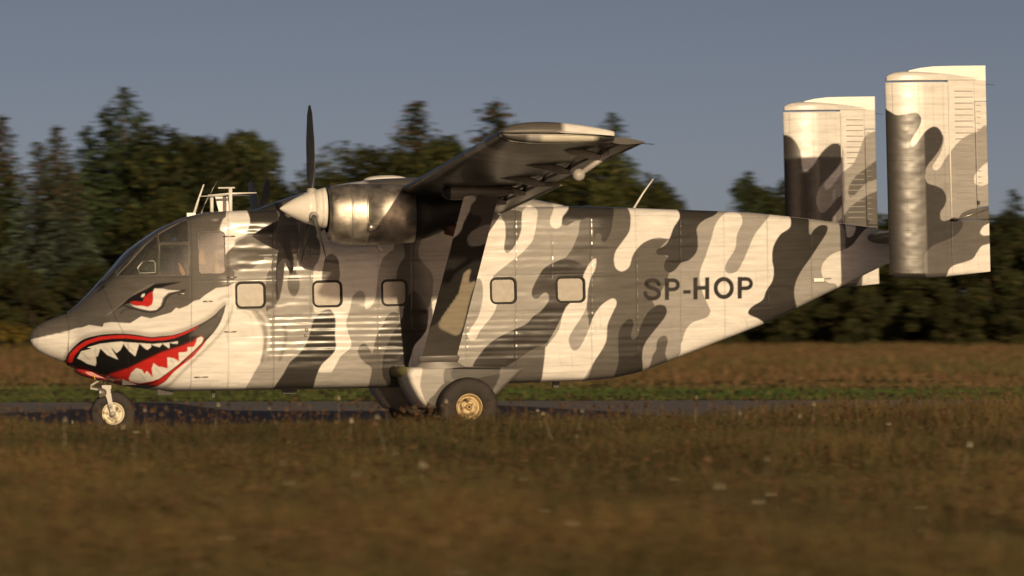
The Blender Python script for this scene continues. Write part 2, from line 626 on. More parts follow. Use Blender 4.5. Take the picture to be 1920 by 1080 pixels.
gx = np.concatenate([np.linspace(-3500, -90, 16), np.linspace(-80, 80, 161), np.linspace(90, 3500, 16)])
gd = np.concatenate([np.linspace(-300, -5, 8), np.arange(0, 100, .5), np.linspace(101, 300, 100), np.linspace(320, 5500, 14)])
GX, GD = np.meshgrid(gx, gd, indexing='ij')
GY = GD + SLOPE * GX
GZ = ground_z(GX, GY)
ground = ob("ground", grid_mesh("ground", np.stack([GX, GY, GZ], -1).reshape(-1, 3), grid_quads(len(gx), len(gd))), ground_material(), kind="structure")
rx = np.linspace(-160, 160, 41)
rd = np.array([43.6, 44.0, 63.0, 81.9, 82.3])
RX, RD = np.meshgrid(rx, rd, indexing='ij')
RZ = np.where((RD < 43.9) | (RD > 82.0), -.028, 0.0)
runway = ob("runway", grid_mesh("runway", np.stack([RX, RD + SLOPE * RX, RZ], -1).reshape(-1, 3), grid_quads(len(rx), len(rd)), smooth=False), runway_material(), kind="structure")


def leaf_material(name, rough=.75, trans=.25):
    m, nt, b = new_mat(name)
    a = node(nt, "ShaderNodeAttribute", attribute_name="paint")
    tc = node(nt, "ShaderNodeTexCoord")
    nz = node(nt, "ShaderNodeTexNoise")
    nz.inputs['Scale'].default_value, nz.inputs['Detail'].default_value = 1.5, 4
    nt.links.new(tc.outputs['Object'], nz.inputs['Vector'])
    mr = node(nt, "ShaderNodeMapRange")
    mr.inputs['From Min'].default_value, mr.inputs['From Max'].default_value = .3, .7
    mr.inputs['To Min'].default_value, mr.inputs['To Max'].default_value = .7, 1.3
    nt.links.new(nz.outputs['Fac'], mr.inputs['Value'])
    mx = node(nt, "ShaderNodeMix", data_type='RGBA', blend_type='MULTIPLY')
    mx.inputs[0].default_value = 1
    nt.links.new(a.outputs['Color'], mx.inputs[6])
    nt.links.new(mr.outputs[0], mx.inputs[7])
    nt.links.new(mx.outputs[2], b.inputs['Base Color'])
    b.inputs['Roughness'].default_value = rough
    b.inputs['Specular IOR Level'].default_value = .25
    tl = node(nt, "ShaderNodeBsdfTranslucent")
    nt.links.new(mx.outputs[2], tl.inputs['Color'])
    ms = node(nt, "ShaderNodeMixShader")
    ms.inputs[0].default_value = trans
    nt.links.new(b.outputs[0], ms.inputs[1])
    nt.links.new(tl.outputs[0], ms.inputs[2])
    nt.links.new(ms.outputs[0], nt.nodes["Material Output"].inputs['Surface'])
    return m


MAT['grass'] = leaf_material("dry_grass", .85, .3)
MAT['needles'] = leaf_material("spruce_needles", .8, .1)
MAT['leaves'] = leaf_material("broad_leaves", .7, .25)
MAT['bark'] = plain("bark", (.07, .05, .035), .9, 0, .2, .35, 4, .5)


def blades(name, x, y, h, w, lean, cols, rng):
    """grass blades: each a bent strip of three triangles"""
    n = len(x)
    z = ground_z(x, y) - .01
    a = rng.uniform(0, 2 * math.pi, n)
    ux, uy = np.cos(a) * w / 2, np.sin(a) * w / 2 * .4
    b = rng.uniform(0, 2 * math.pi, n)
    lx, ly = np.cos(b) * lean * h, np.sin(b) * lean * h
    V = np.empty((n, 5, 3), np.float32)
    V[:, 0] = np.stack([x - ux, y - uy, z], -1)
    V[:, 1] = np.stack([x + ux, y + uy, z], -1)
    V[:, 2] = np.stack([x + ux * .8 + lx * .35, y + uy * .8 + ly * .35, z + h * .58], -1)
    V[:, 3] = np.stack([x - ux * .8 + lx * .35, y - uy * .8 + ly * .35, z + h * .58], -1)
    V[:, 4] = np.stack([x + lx, y + ly, z + h], -1)
    o = (np.arange(n) * 5)[:, None]
    T = np.concatenate([o + np.array([[0, 1, 2]]), o + np.array([[0, 2, 3]]), o + np.array([[3, 2, 4]])])
    C = np.repeat(cols[:, None, :], 5, 1)
    return grid_mesh(name, V.reshape(-1, 3), T, C.reshape(-1, 3), smooth=False)


def mixed_colours(n, table, rng, weights):
    t = np.array(table)
    c = t[rng.choice(len(t), n, p=weights)]
    return c * rng.uniform(.7, 1.3, (n, 1))


def trapezoid(n, d0, d1, rng, spread=.25, power=1.0):
    d = (d0 ** 2 + (d1 ** 2 - d0 ** 2) * rng.uniform(0, 1, n) ** power) ** .5
    x = rng.uniform(-1, 1, n) * spread * d
    return x, d + SLOPE * x


GREENS = [(.062, .062, .020), (.098, .072, .027), (.118, .078, .033), (.145, .100, .044), (.080, .048, .024)]
rng = np.random.default_rng(3)
x, y = trapezoid(195000, 12.5, 43.3, rng)
pat = value_noise(x, y, 1.6, 2.2, 21) + .5 * value_noise(x, y, .5, .7, 22)
dd = y - SLOPE * x
tall = np.clip(.19 + .07 * pat, .08, .4) * np.interp(dd, [12, 20, 36, 43.3], [.9, .9, 1.0, .9])
cols = mixed_colours(len(x), GREENS, rng, [.26, .24, .22, .14, .14])
gm = np.clip(.5 - .8 * pat + np.interp(dd, [14, 24, 34], [.25, .0, -.2]), 0, 1)[:, None]
cols = cols * (1 - gm * .5) + np.array([.060, .062, .021]) * gm * .5
low = value_noise(x, y, 2.6, 3.4, 23) + .6 * value_noise(x, y, .9, 1.3, 24)
cols = cols * (1.12 + .34 * low)[:, None] * np.stack([1 + .10 * low, np.ones_like(low), 1 - .05 * low], -1)
tall = tall * (1 + .25 * low)
ob("meadow_grass", blades("meadow_grass", x, y, tall * rng.uniform(.5, 1.35, len(x)), rng.uniform(.007, .014, len(x)), rng.uniform(.05, .5, len(x)), cols, rng), MAT['grass'],
   kind="stuff", label="tall dry brown and green meadow grass in front of the runway", category="grass")

# stalks with brown seed heads standing above the grass
n = 5000
x, y = trapezoid(n, 12.5, 43.3, rng)
h = rng.uniform(.16, .36, n)
z = ground_z(x, y)
lx, ly = rng.normal(0, .05, n), rng.normal(0, .05, n)
V = np.empty((n, 9, 3), np.float32)
w = .003
hd = rng.uniform(.02, .05, n)
r = rng.uniform(.007, .016, n)
tx, ty = x + lx, y + ly
V[:, 0] = np.stack([x - w, y, z], -1)
V[:, 1] = np.stack([x + w, y, z], -1)
V[:, 2] = np.stack([tx, ty, z + h], -1)
V[:, 3] = np.stack([tx - r, ty, z + h], -1)
V[:, 4] = np.stack([tx, ty - r, z + h], -1)
V[:, 5] = np.stack([tx + r, ty, z + h], -1)
V[:, 6] = np.stack([tx, ty + r, z + h], -1)
V[:, 7] = np.stack([tx, ty, z + h + hd], -1)
V[:, 8] = np.stack([tx, ty, z + h - hd * .4], -1)
o = (np.arange(n) * 9)[:, None]
T = np.concatenate([o + np.array([t]) for t in [(0, 1, 2), (3, 4, 7), (4, 5, 7), (5, 6, 7), (6, 3, 7), (4, 3, 8), (5, 4, 8), (6, 5, 8), (3, 6, 8)]])
C = np.repeat(mixed_colours(n, [(.11, .062, .030), (.16, .10, .05), (.065, .036, .022), (.42, .37, .27)], rng, [.42, .32, .24, .02])[:, None, :], 9, 1)
ob("seed_heads", grid_mesh("seed_heads", V.reshape(-1, 3), T, C.reshape(-1, 3), smooth=False), MAT['grass'], kind="stuff", label="brown weed stalks with seed heads among the meadow grass", category="weeds")

# verge beyond the runway
x, y = trapezoid(100000, 82.6, 186, rng, .25)
dd = y - SLOPE * x
pat = value_noise(x, y, 9.0, 7.0, 31) + .5 * value_noise(x, y, 3, 2, 32)
cols = mixed_colours(len(x), [(.145, .085, .039), (.185, .115, .056), (.10, .072, .030), (.06, .07, .022)], rng, [.40, .30, .18, .12])
gm = np.clip(np.interp(dd, [82, 90, 97, 106], [.95, .8, .25, .0]) + .35 * pat, 0, 1)[:, None]
cols = cols * (1 - gm) + np.array([.055, .095, .022]) * gm * rng.uniform(.7, 1.2, (len(x), 1))
h = np.interp(dd, [82.6, 100, 112, 186], [.10, .15, .30, .45]) * rng.uniform(.5, 1.3, len(x))
ob("verge_grass", blades("verge_grass", x, y, h, rng.uniform(.03, .07, len(x)), rng.uniform(.1, .5, len(x)), cols, rng), MAT['grass'],
   kind="stuff", label="brown and green grass on the far side of the runway", category="grass")


# ------------------------------------------------------------------ trees
def leaf_cards(P, L, Wd, D, N, cols):
    """diamond leaf sprays: position, length, width, direction, side vector"""
    n = len(P)
    V = np.empty((n, 4, 3), np.float32)
    V[:, 0] = P - D * L[:, None] * .5
    V[:, 1] = P + N * Wd[:, None] * .5
    V[:, 2] = P + D * L[:, None] * .5
    V[:, 3] = P - N * Wd[:, None] * .5
    Q = (np.arange(n) * 4)[:, None] + np.arange(4)[None]
    C = np.repeat(cols[:, None, :], 4, 1)
    return V.reshape(-1, 3), Q, C.reshape(-1, 3)


def unit(v):
    return v / np.maximum(np.linalg.norm(v, axis=-1, keepdims=True), 1e-9)


def spruce_mesh(seed, slim=.24, brown_top=.0, blue=0.0):
    """unit-height spruce crown: drooping whorls of needle sprays"""
    r = np.random.default_rng(seed)
    P, D, L, Wd, C = [], [], [], [], []
    whorls = 46
    for i in range(whorls):
        h = .05 + .93 * (i / (whorls - 1)) ** .92
        R0 = slim * (1 - h) ** .75 * 1.02 + .006
        nb = int(r.integers(8, 12)) if h < .8 else 6
        for k in range(nb):
            th = r.uniform(0, 2 * math.pi)
            R = R0 * r.uniform(.65, 1.2)
            m = max(5, int(26 * R / slim) + 4)
            t = np.linspace(.18, 1, m) + r.uniform(-.04, .04, m)
            rad = R * t
            drop = R * (.55 * t ** 1.6 - .12) * (1.2 - .7 * h)
            jit = r.normal(0, .010 + .05 * R, (m, 3))
            p = np.stack([rad * math.cos(th), rad * math.sin(th), h - drop], -1) + jit * np.array([1, 1, .5])
            d = np.stack([np.full(m, math.cos(th)), np.full(m, math.sin(th)), -.45 * t], -1) + r.normal(0, .35, (m, 3))
            P.append(p)
            D.append(unit(d))
            L.append(r.uniform(.022, .045, m) * (1.15 - .55 * h))
            Wd.append(r.uniform(.009, .019, m) * (1.15 - .4 * h))
            g = np.array([.030, .045, .016]) * (1 - blue) + np.array([.045, .060, .042]) * blue
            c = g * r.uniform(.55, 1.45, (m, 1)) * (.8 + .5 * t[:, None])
            if brown_top and h > .70:
                mask = (r.uniform(0, 1, m) < brown_top)[:, None]
                c = np.where(mask, np.array([.10, .055, .026]) * r.uniform(.6, 1.3, (m, 1)), c)
            C.append(c)
    P, D, L, Wd, C = map(np.concatenate, (P, D, L, Wd, C))
    N = unit(np.cross(D, unit(r.normal(0, 1, P.shape))))
    V, Q, C = leaf_cards(P, L, Wd, D, N, C)
    return grid_mesh("crown", V, Q, C, smooth=False)


def leafy_mesh(seed, lobes=30, n=9000, wide=.42, low=.18, col=(.045, .062, .018), size=.03):
    """unit-height leafy crown: many leaves gathered in uneven clumps"""
    r = np.random.default_rng(seed)
    cen, rad = [], []
    for i in range(lobes):
        h = r.uniform(low, .86)
        env = wide * math.sin(math.pi * min(1, (h - low * .4) / (1.12 - low * .4)) ** .8)
        a, q = r.uniform(0, 2 * math.pi), env * r.uniform(.15, .85)
        cen.append((q * math.cos(a), q * math.sin(a), h))
        rad.append(r.uniform(.06, .14))
    cen, rad = np.array(cen), np.array(rad)
    k = r.integers(0, lobes, n)
    d = unit(r.normal(0, 1, (n, 3)))
    P = cen[k] + d * (rad[k] * r.uniform(.35, 1.08, n) ** .6)[:, None] * np.array([1, 1, .85])
    P[:, 2] = np.clip(P[:, 2], .01, 1.0)
    tone = r.uniform(.6, 1.35, lobes)[k][:, None]
    c = np.array(col) * tone * r.uniform(.6, 1.4, (n, 1))
    warm = (r.uniform(0, 1, n) < .14)[:, None]
    c = np.where(warm, c * np.array([1.9, 1.3, .9]), c)
    D = unit(r.normal(0, 1, (n, 3)) + np.array([0, 0, -.3]))
    N = unit(np.cross(D, unit(r.normal(0, 1, (n, 3)))))
    V, Q, C = leaf_cards(P, r.uniform(.7, 1.3, n) * size * 1.5, r.uniform(.7, 1.3, n) * size, D, N, c)
    return grid_mesh("crown", V, Q, C, smooth=False)


def trunk_mesh(kind):
    mb = MB()
    if kind == 'spruce':
        mb.tube([(0, 0, -.02), (.004, 0, .3), (-.003, .003, .7), (0, 0, .985)], [.020, .015, .008, .002], 7)
        for k in range(14):
            a, h = k * 2.4, .08 + .06 * k
            R = .2 * (1 - h) ** .8
            mb.tube([(0, 0, h), (R * .5 * math.cos(a), R * .5 * math.sin(a), h - R * .05), (R * math.cos(a), R * math.sin(a), h - R * .4)], [.005, .003, .001], 4)
    else:
        mb.tube([(0, 0, -.02), (.01, .005, .25), (-.01, .01, .5), (.01, 0, .82)], [.028, .022, .014, .004], 7)
        for k in range(7):
            a, h = k * 2.1, .2 + .07 * k
            mb.tube([(0, 0, h), (.12 * math.cos(a), .12 * math.sin(a), h + .1), (.22 * math.cos(a), .22 * math.sin(a), h + .19)], [.012, .007, .002], 5)
    me = bpy.data.meshes.new("trunk")
    me.from_pydata(mb.v, [], mb.f)
    me.polygons.foreach_set("use_smooth", mb.sm)
    me.materials.append(MAT['bark'])
    return me


CROWNS = {
    'brown': [spruce_mesh(101, .20, .32), spruce_mesh(102, .22, .28)],
    'dark': [spruce_mesh(103, .31), spruce_mesh(104, .28), spruce_mesh(105, .34)],
    'silver': [spruce_mesh(106, .26, .25, .9)],
    'pine': [leafy_mesh(111, 44, 15000, .34, .10, (.034, .044, .015), .0165), leafy_mesh(112, 40, 15000, .30, .10, (.030, .042, .014), .0165)],
    'leafy': [leafy_mesh(113, 44, 15000, .40, .10, (.046, .054, .015), .0165), leafy_mesh(114, 40, 15000, .46, .10, (.038, .048, .014), .0165)],
    'bush': [leafy_mesh(115, 40, 12000, .62, .04, (.030, .038, .012), .024), leafy_mesh(116, 38, 12000, .70, .04, (.036, .041, .013), .024)],
    'gold': [leafy_mesh(117, 26, 6000, .62, .04, (.115, .095, .020), .03)],
}
for k, ms in CROWNS.items():
    for me in ms:
        me.materials.append(MAT['needles'] if k in ('brown', 'dark', 'silver') else MAT['leaves'])
TRUNKS = {'spruce': trunk_mesh('spruce'), 'leafy': trunk_mesh('leafy')}


def tree(kind, px, top, dd, label, widen=1.0, group="trees beyond the runway"):
    """stands on the ground at distance dd; its tip reaches the picture height top"""
    x = (px - CX) / F_PX * dd / (1 - SLOPE * (px - CX) / F_PX)
    y = dd + SLOPE * x
    z = float(ground_z(x, y)) - .05
    H = CAM_H + (HORIZON - top) / F_PX * y - z
    spruce = kind in ('brown', 'dark', 'silver')
    name = "spruce_tree" if spruce else "shrub" if kind in ('bush', 'gold') else "pine_tree" if kind == 'pine' else "broadleaf_tree"
    root = bpy.data.objects.new(name, None)
    root.location = (x, y, z)
    root.rotation_euler = (0, 0, random.uniform(0, 6.28))
    s = H * 1.0
    root.scale = (s * widen, s * widen, s)
    link(root)
    root['label'], root['category'], root['group'] = label, ("shrub" if name == "shrub" else "tree"), group
    ms = CROWNS[kind]
    c = bpy.data.objects.new("crown", ms[random.randrange(len(ms))])
    link(c, root)
    t = bpy.data.objects.new("trunk" if name != "shrub" else "stem", TRUNKS['spruce' if spruce else 'leafy'])
    link(t, root)
    return root


TREES = [
    ('brown', 6, 212, 178, "reddish brown topped spruce cut by the left edge of the picture", 1.0),
    ('dark', -48, 300, 190, "dark spruce reaching in from outside at the far left edge", 1.2),
    ('silver', 72, 262, 176, "silvery green spruce, second tree from the left edge", 1.05),
    ('brown', 108, 232, 184, "slim brown topped spruce between the silvery and the tallest spruce", 1.0),
    ('silver', 128, 300, 172, "pale silvery spruce in front of the tallest spruce's left flank", 1.1),
    ('dark', 163, 232, 188, "dark spruce shouldering the tallest spruce on its left", 1.0),
    ('dark', 231, 160, 182, "tallest dark spruce of the left group, above the nose", 1.0),
    ('dark', 200, 196, 186, "dark spruce hugging the tallest spruce's left side", 1.0),
    ('dark', 264, 204, 186, "dark spruce hugging the tallest spruce's right side", 1.0),
    ('pine', 322, 236, 184, "dark pine filling the dip between tallest spruce and broad pine", 1.0),
    ('pine', 408, 212, 186, "dark pine close behind the broad one above the cockpit", 1.0),
    ('dark', 298, 262, 190, "dark spruce just right of the tallest one", 1.1),
    ('pine', 372, 204, 180, "broad dark pine above the cockpit roof aerials", 1.1),
    ('pine', 436, 224, 184, "rounded pine just right of the broad one above the cockpit", .85),
    ('leafy', 496, 284, 186, "green leafy tree between the pines and the propeller", .6),
    ('leafy', 330, 330, 170, "low leafy tree filling in under the broad pine", 1.0),
    ('leafy', 565, 335, 194, "small leafy tree behind the propeller spinner", .7),
    ('leafy', 614, 326, 200, "pale small tree just right of the propeller", .8),
    ('leafy', 700, 246, 182, "wide leafy tree left of the brown tipped spruce above the engine", 1.0),
    ('brown', 778, 186, 186, "brown tipped spruce rising above the engine cowling", 1.5),
    ('leafy', 850, 224, 182, "leafy tree between the two brown tipped spruces over the wing", .95),
    ('brown', 930, 186, 186, "brown tipped spruce rising just left of the wing tip", 1.6),
    ('pine', 1010, 262, 190, "pine hidden behind the wing tip", 1.0),
    ('dark', 1146, 208, 184, "spruce with its tip showing above the wing's rear edge", .95),
    ('leafy', 1110, 268, 178, "leafy tree under the wing tip's mass balance ball", 1.0),
    ('leafy', 1215, 318, 182, "yellowish leafy tree at the rear whip aerial", .9),
    ('leafy', 1268, 344, 188, "small leafy tree right of the rear whip aerial", .8),
    ('dark', 1402, 318, 178, "small dark spruce left of the far tail fin", 1.05),
    ('pine', 1450, 304, 184, "rounded dark pine partly behind the far tail fin", 1.0),
    ('leafy', 1520, 372, 186, "leafy tree seen below the far tail fin's edge", 1.0),
    ('leafy', 1664, 376, 182, "green tree showing between the two tail fins", 1.0),
    ('leafy', 1730, 392, 186, "leafy tree hidden behind the near tail fin", 1.0),
    ('dark', 1902, 352, 184, "dark spruce at the right edge behind the near tail fin", .9),
    ('leafy', 1868, 378, 178, "loose leafy tree just right of the near tail fin", 1.0),
    ('leafy', 1960, 380, 182, "leafy tree cut by the right edge of the picture", 1.1),
]
for t in TREES:
    tree(t[0], t[1], t[2], t[3], t[4], t[5])
for i, (px, top, dd, wd) in enumerate([(1240, 452, 176, 1.1), (1330, 440, 178, 1.1), (1400, 448, 173, 1.0), (1475, 430, 178, 1.1), (1540, 452, 172, 1.1), (1590, 425, 178, 1.0), (1650, 448, 173, 1.1),
                                       (1700, 420, 178, 1.0), (1755, 452, 172, 1.1), (1800, 425, 177, 1.0), (1850, 446, 172, 1.1), (1895, 424, 178, 1.0), (1945, 440, 173, 1.1), (1610, 540, 167, 1.2), (1780, 545, 167, 1.2), (1480, 548, 168, 1.2), (1900, 550, 167, 1.2), (1350, 552, 168, 1.2)]):
    tree('bush', px, top, dd, "dark green shrub in the dense hedge below the aircraft's tail", wd, group="hedge below the tail")
for i, (px, top, dd, wd) in enumerate([(-20, 470, 170, 1.0), (60, 500, 168, 1.0), (150, 480, 170, 1.0), (230, 500, 168, 1.0), (300, 480, 172, 1.0), (390, 470, 172, 1.0), (470, 430, 176, 1.0), (560, 430, 178, 1.0), (650, 420, 180, 1.0), (740, 400, 182, 1.0)]):
    tree('bush', px, top, dd, "dark green shrub at the foot of the spruces ahead of the nose", wd, group="undergrowth ahead of the nose")
for px, top, dd in [(8, 596, 158), (48, 606, 157), (96, 618, 159)]:
    tree('gold', px, top, dd, "yellow flowering shrub low beside the nose tip", 1.3, group="yellow shrubs beside the nose")

# the wood goes on as one mass to either side of the view
VV, QQ, CC, base = [], [], [], 0
for k, px in enumerate([-1150, -1010, -880, -760, -640, -530, -420, -320, -230, -150, 2040, 2110, 2190, 2280, 2380, 2490, 2610, 2740, 2880, 3030]):
    kind = ('dark', 'leafy', 'silver', 'bush')[k % 4]
    me = CROWNS[kind][k % len(CROWNS[kind])]
    n_ = len(me.vertices)
    co = np.empty(n_ * 3, np.float32)
    me.vertices.foreach_get("co", co)
    cl = np.empty(n_ * 4, np.float32)
    me.attributes["paint"].data.foreach_get("color", cl)
    d_ = 176 + 6 * (k % 3)
    x_ = (px - CX) / F_PX * d_ / (1 - SLOPE * (px - CX) / F_PX)
    y_ = d_ + SLOPE * x_
    s_ = (9.5, 7.5, 8.5, 6.0)[k % 4] * (1 if px < 0 else .75)
    co = co.reshape(-1, 3) * np.array([s_ * 1.25, s_ * 1.25, s_]) + np.array([x_, y_, float(ground_z(x_, y_)) - .05])
    VV.append(co)
    CC.append(cl.reshape(-1, 4)[:, :3])
    QQ.append(np.arange(n_).reshape(-1, 4) + base)
    base += n_
ob("treeline", grid_mesh("treeline", np.vstack(VV), np.vstack(QQ), np.vstack(CC), smooth=False), MAT['leaves'], kind="stuff", label="dark wood running on beyond both edges of the picture", category="treeline")

# ================================================================== the aircraft
plane = bpy.data.objects.new("airplane", None)
link(plane)
R3 = Matrix(((EX[0], EY[0], EZ[0]), (EX[1], EY[1], EZ[1]), (EX[2], EY[2], EZ[2])))
plane.matrix_world = Matrix.Translation(Vector(ORG)) @ R3.to_4x4()
plane['label'] = "twin tailed grey camouflaged cargo plane with shark mouth nose and registration SP-HOP on the runway"
plane['category'] = "airplane"

# ---------------------------------------------------------------- paint scheme of the fuselage
fp = Paint(-.1, 11.75, .3, 3.05, .006, LIGHT)


def camo(pts, col, smooth=True, **kw):
    P = side(pts)
    fp.fill(rounded(P) if smooth else P, col, **kw)


camo([(-40, 330), (505, 330), (500, 520), (497, 630), (493, 657), (488, 680), (478, 697), (462, 727), (455, 760), (-40, 760)], WHITE, False)
# white belly of the shark's body ends in a curve under the first cabin window
camo([(440, 330), (520, 330), (520, 585), (477, 583), (443, 580), (440, 520)], LIGHT, False)
camo([(477, 583), (490, 602), (497, 630), (494, 657), (488, 680), (478, 697), (462, 728), (458, 745), (540, 745), (540, 583)], LIGHT, False)
camo([(55, 637), (126, 621), (143, 615), (154, 614), (167, 609), (192, 613), (195, 606), (208, 604), (244, 606), (265, 593), (282, 597), (303, 591), (321, 586), (330, 577), (336, 579), (352, 573),
      (364, 564), (374, 562), (385, 553), (405, 540), (428, 537), (440, 530), (440, 508), (424, 500), (421, 490), (417, 470), (418, 440), (412, 428), (418, 412), (424, 408), (431, 397), (433, 360), (55, 360)], MID, False)
camo([(431, 390), (467, 390), (469, 413), (467, 425), (461, 440), (447, 446), (434, 458), (424, 472), (421, 490), (419, 500), (416, 480), (417, 445), (413, 428), (418, 412), (424, 406)], WHITE)
camo([(422, 480), (434, 465), (445, 453), (455, 447), (466, 443), (506, 443), (515, 456), (521, 468), (521, 480), (516, 484), (497, 482), (493, 490), (480, 498), (471, 504), (452, 507), (436, 506), (424, 500)], MID)
camo([(468, 380), (515, 360), (516, 384), (522, 400), (522, 414), (519, 427), (510, 440), (480, 441), (463, 438), (467, 425), (469, 413)], DARK)
camo([(515, 360), (530, 360), (545, 398), (558, 415), (560, 430), (563, 450), (560, 470), (558, 490), (555, 508), (560, 520), (562, 535), (558, 550), (552, 556), (545, 552), (540, 540), (539, 525), (543, 510),
      (545, 497), (541, 488), (533, 485), (526, 489), (521, 500), (519, 520), (521, 545), (521, 560), (516, 575), (505, 580), (499, 580), (499, 524), (508, 500), (512, 484), (516, 484), (521, 470), (515, 455),
      (510, 440), (519, 427), (522, 414), (522, 400), (516, 384)], MID)
camo([(535, 360), (545, 398), (560, 418), (562, 440), (563, 455), (561, 475), (564, 492), (573, 500), (588, 502), (595, 492), (599, 483), (601, 466), (599, 452), (594, 442), (597, 436), (612, 428), (620, 380), (600, 360)], NEAR_MID)
camo([(739, 380), (739, 459), (731, 472), (720, 481), (714, 494), (710, 511), (708, 526), (705, 552), (701, 567), (694, 576), (686, 579), (684, 572), (685, 559), (683, 550), (675, 545), (666, 550), (660, 559),
      (657, 576), (651, 596), (649, 607), (653, 624), (658, 639), (658, 650), (651, 658), (640, 667), (633, 678), (625, 693), (619, 698), (597, 697), (599, 689), (607, 680), (620, 668), (628, 657), (630, 646),
      (628, 630), (629, 609), (628, 594), (623, 585), (612, 580), (590, 585), (588, 560), (587, 520), (590, 500), (595, 492), (599, 483), (601, 466), (599, 452), (594, 442), (597, 436), (612, 426), (640, 380)], WHITE)
camo([(622, 476), (612, 481), (607, 493), (604, 526), (620, 530), (636, 526), (636, 496), (632, 483)], MID)
camo([(616, 580), (600, 587), (588, 600), (582, 620), (575, 643), (560, 664), (543, 680), (532, 700), (515, 728), (508, 760), (590, 760), (590, 727), (593, 707), (603, 684), (620, 667), (628, 657), (630, 646), (628, 630), (629, 609), (628, 594), (623, 584)], DARK)
camo([(756, 440), (759, 478), (751, 493), (745, 506), (743, 524), (745, 550), (757, 574), (800, 580), (812, 520), (785, 480), (790, 440)], MID)
camo([(748, 590), (743, 586), (734, 586), (725, 594), (718, 609), (708, 626), (703, 641), (699, 661), (694, 656), (688, 647), (681, 644), (674, 649), (671, 659), (675, 670), (684, 680), (694, 687), (697, 696), (693, 722),
      (691, 760), (730, 760), (727, 721), (718, 706), (716, 687), (718, 670), (721, 657), (729, 639), (738, 622), (747, 607)], MID)
camo([(748, 606), (738, 622), (729, 639), (721, 657), (718, 670), (716, 687), (718, 706), (727, 721), (740, 760), (800, 760), (815, 650), (800, 578), (775, 545), (758, 574), (755, 592)], DARK)
camo([(818, 562), (805, 578), (803, 597), (800, 617), (790, 633), (778, 647), (771, 667), (768, 692), (800, 700), (840, 600)], WHITE)
# aft of the strut
camo([(940, 395), (975, 395), (979, 405), (977, 433), (968, 456), (959, 469), (950, 474), (945, 465), (948, 438), (943, 413)], MID)
camo([(915, 420), (943, 413), (948, 438), (945, 465), (950, 474), (959, 469), (968, 456), (977, 433), (979, 405), (983, 393), (997, 384), (1007, 391), (1008, 405), (1001, 444), (992, 460), (974, 478), (952, 495), (930, 513), (924, 522),
      (930, 545), (931, 572), (922, 593), (900, 620), (892, 635), (882, 638), (877, 630), (882, 617), (897, 593), (905, 560), (905, 537), (900, 523), (888, 519), (880, 480)], WHITE)
camo([(1088, 417), (1107, 370), (1195, 370), (1190, 450), (1255, 447), (1232, 470), (1252, 482), (1245, 500), (1255, 511), (1250, 527), (1235, 555), (1222, 563), (1228, 573), (1210, 590), (1200, 620), (1204, 667), (1200, 710), (1090, 750),
      (1113, 680), (1100, 573), (1102, 547), (1100, 490), (1060, 484), (1073, 467), (1085, 437)], MID, False)
camo([(1100, 490), (1080, 487), (1060, 484), (1037, 493), (1020, 503), (1007, 523), (998, 543), (998, 556), (1007, 560), (1020, 549), (1028, 552), (1028, 565), (1014, 583), (1000, 593), (987, 607), (960, 620), (927, 637), (903, 660), (888, 692),
      (945, 692), (977, 670), (1000, 655), (1018, 648), (1030, 637), (1047, 607), (1055, 590), (1063, 573), (1080, 565), (1093, 530), (1100, 510)], DARK)
camo([(1030, 637), (1018, 648), (1000, 655), (977, 670), (945, 690), (900, 700), (900, 750), (1022, 750), (1022, 660)], MID, False)
camo([(1067, 393), (1053, 410), (1053, 420), (1063, 423), (1077, 415), (1088, 413), (1108, 415), (1112, 450), (1118, 438), (1127, 440), (1128, 450), (1135, 453), (1143, 440), (1148, 420), (1148, 365), (1080, 365)], DARK)
camo([(1088, 416), (1108, 410), (1113, 450), (1105, 490), (1095, 497), (1078, 489), (1062, 484), (1073, 467), (1085, 437)], MID)
camo([(1047, 365), (1072, 365), (1070, 385), (1062, 397), (1055, 407), (1052, 423), (1043, 429), (1033, 423), (1032, 410), (1040, 390)], WHITE)
camo([(1117, 485), (1110, 488), (1100, 503), (1093, 520), (1088, 560), (1077, 567), (1067, 570), (1055, 590), (1047, 620), (1027, 647), (1022, 660), (1022, 750), (1088, 750), (1097, 712), (1113, 680), (1128, 657), (1137, 637), (1139, 610), (1147, 590), (1156, 570),
      (1152, 560), (1142, 562), (1127, 573), (1113, 593), (1103, 620), (1088, 650), (1075, 657), (1067, 643), (1068, 630), (1078, 613), (1093, 590), (1100, 573), (1102, 547), (1107, 523), (1115, 507), (1118, 493)], WHITE)
camo([(1188, 370), (1280, 370), (1277, 392), (1275, 407), (1263, 427), (1255, 447), (1233, 445), (1207, 455), (1192, 470), (1185, 483), (1180, 500), (1167, 509), (1155, 503), (1151, 487), (1155, 470), (1167, 453), (1180, 433), (1183, 410)], WHITE)
camo([(1278, 370), (1360, 375), (1345, 400), (1320, 413), (1307, 427), (1308, 447), (1307, 470), (1293, 487), (1277, 493), (1267, 505), (1255, 511), (1245, 503), (1247, 490), (1252, 480), (1233, 477), (1232, 468), (1247, 460), (1255, 448), (1263, 427), (1275, 407)], DARK)
camo([(1243, 572), (1230, 573), (1213, 587), (1203, 607), (1195, 630), (1187, 637), (1183, 627), (1188, 607), (1182, 598), (1170, 605), (1160, 623), (1159, 653), (1160, 677), (1153, 707), (1145, 740), (1205, 720), (1204, 667), (1210, 643), (1227, 620), (1243, 600), (1250, 587), (1249, 577)], DARK)
camo([(1248, 630), (1238, 632), (1232, 640), (1230, 657), (1223, 670), (1222, 710), (1262, 695), (1257, 680), (1248, 663), (1252, 640)], MID)
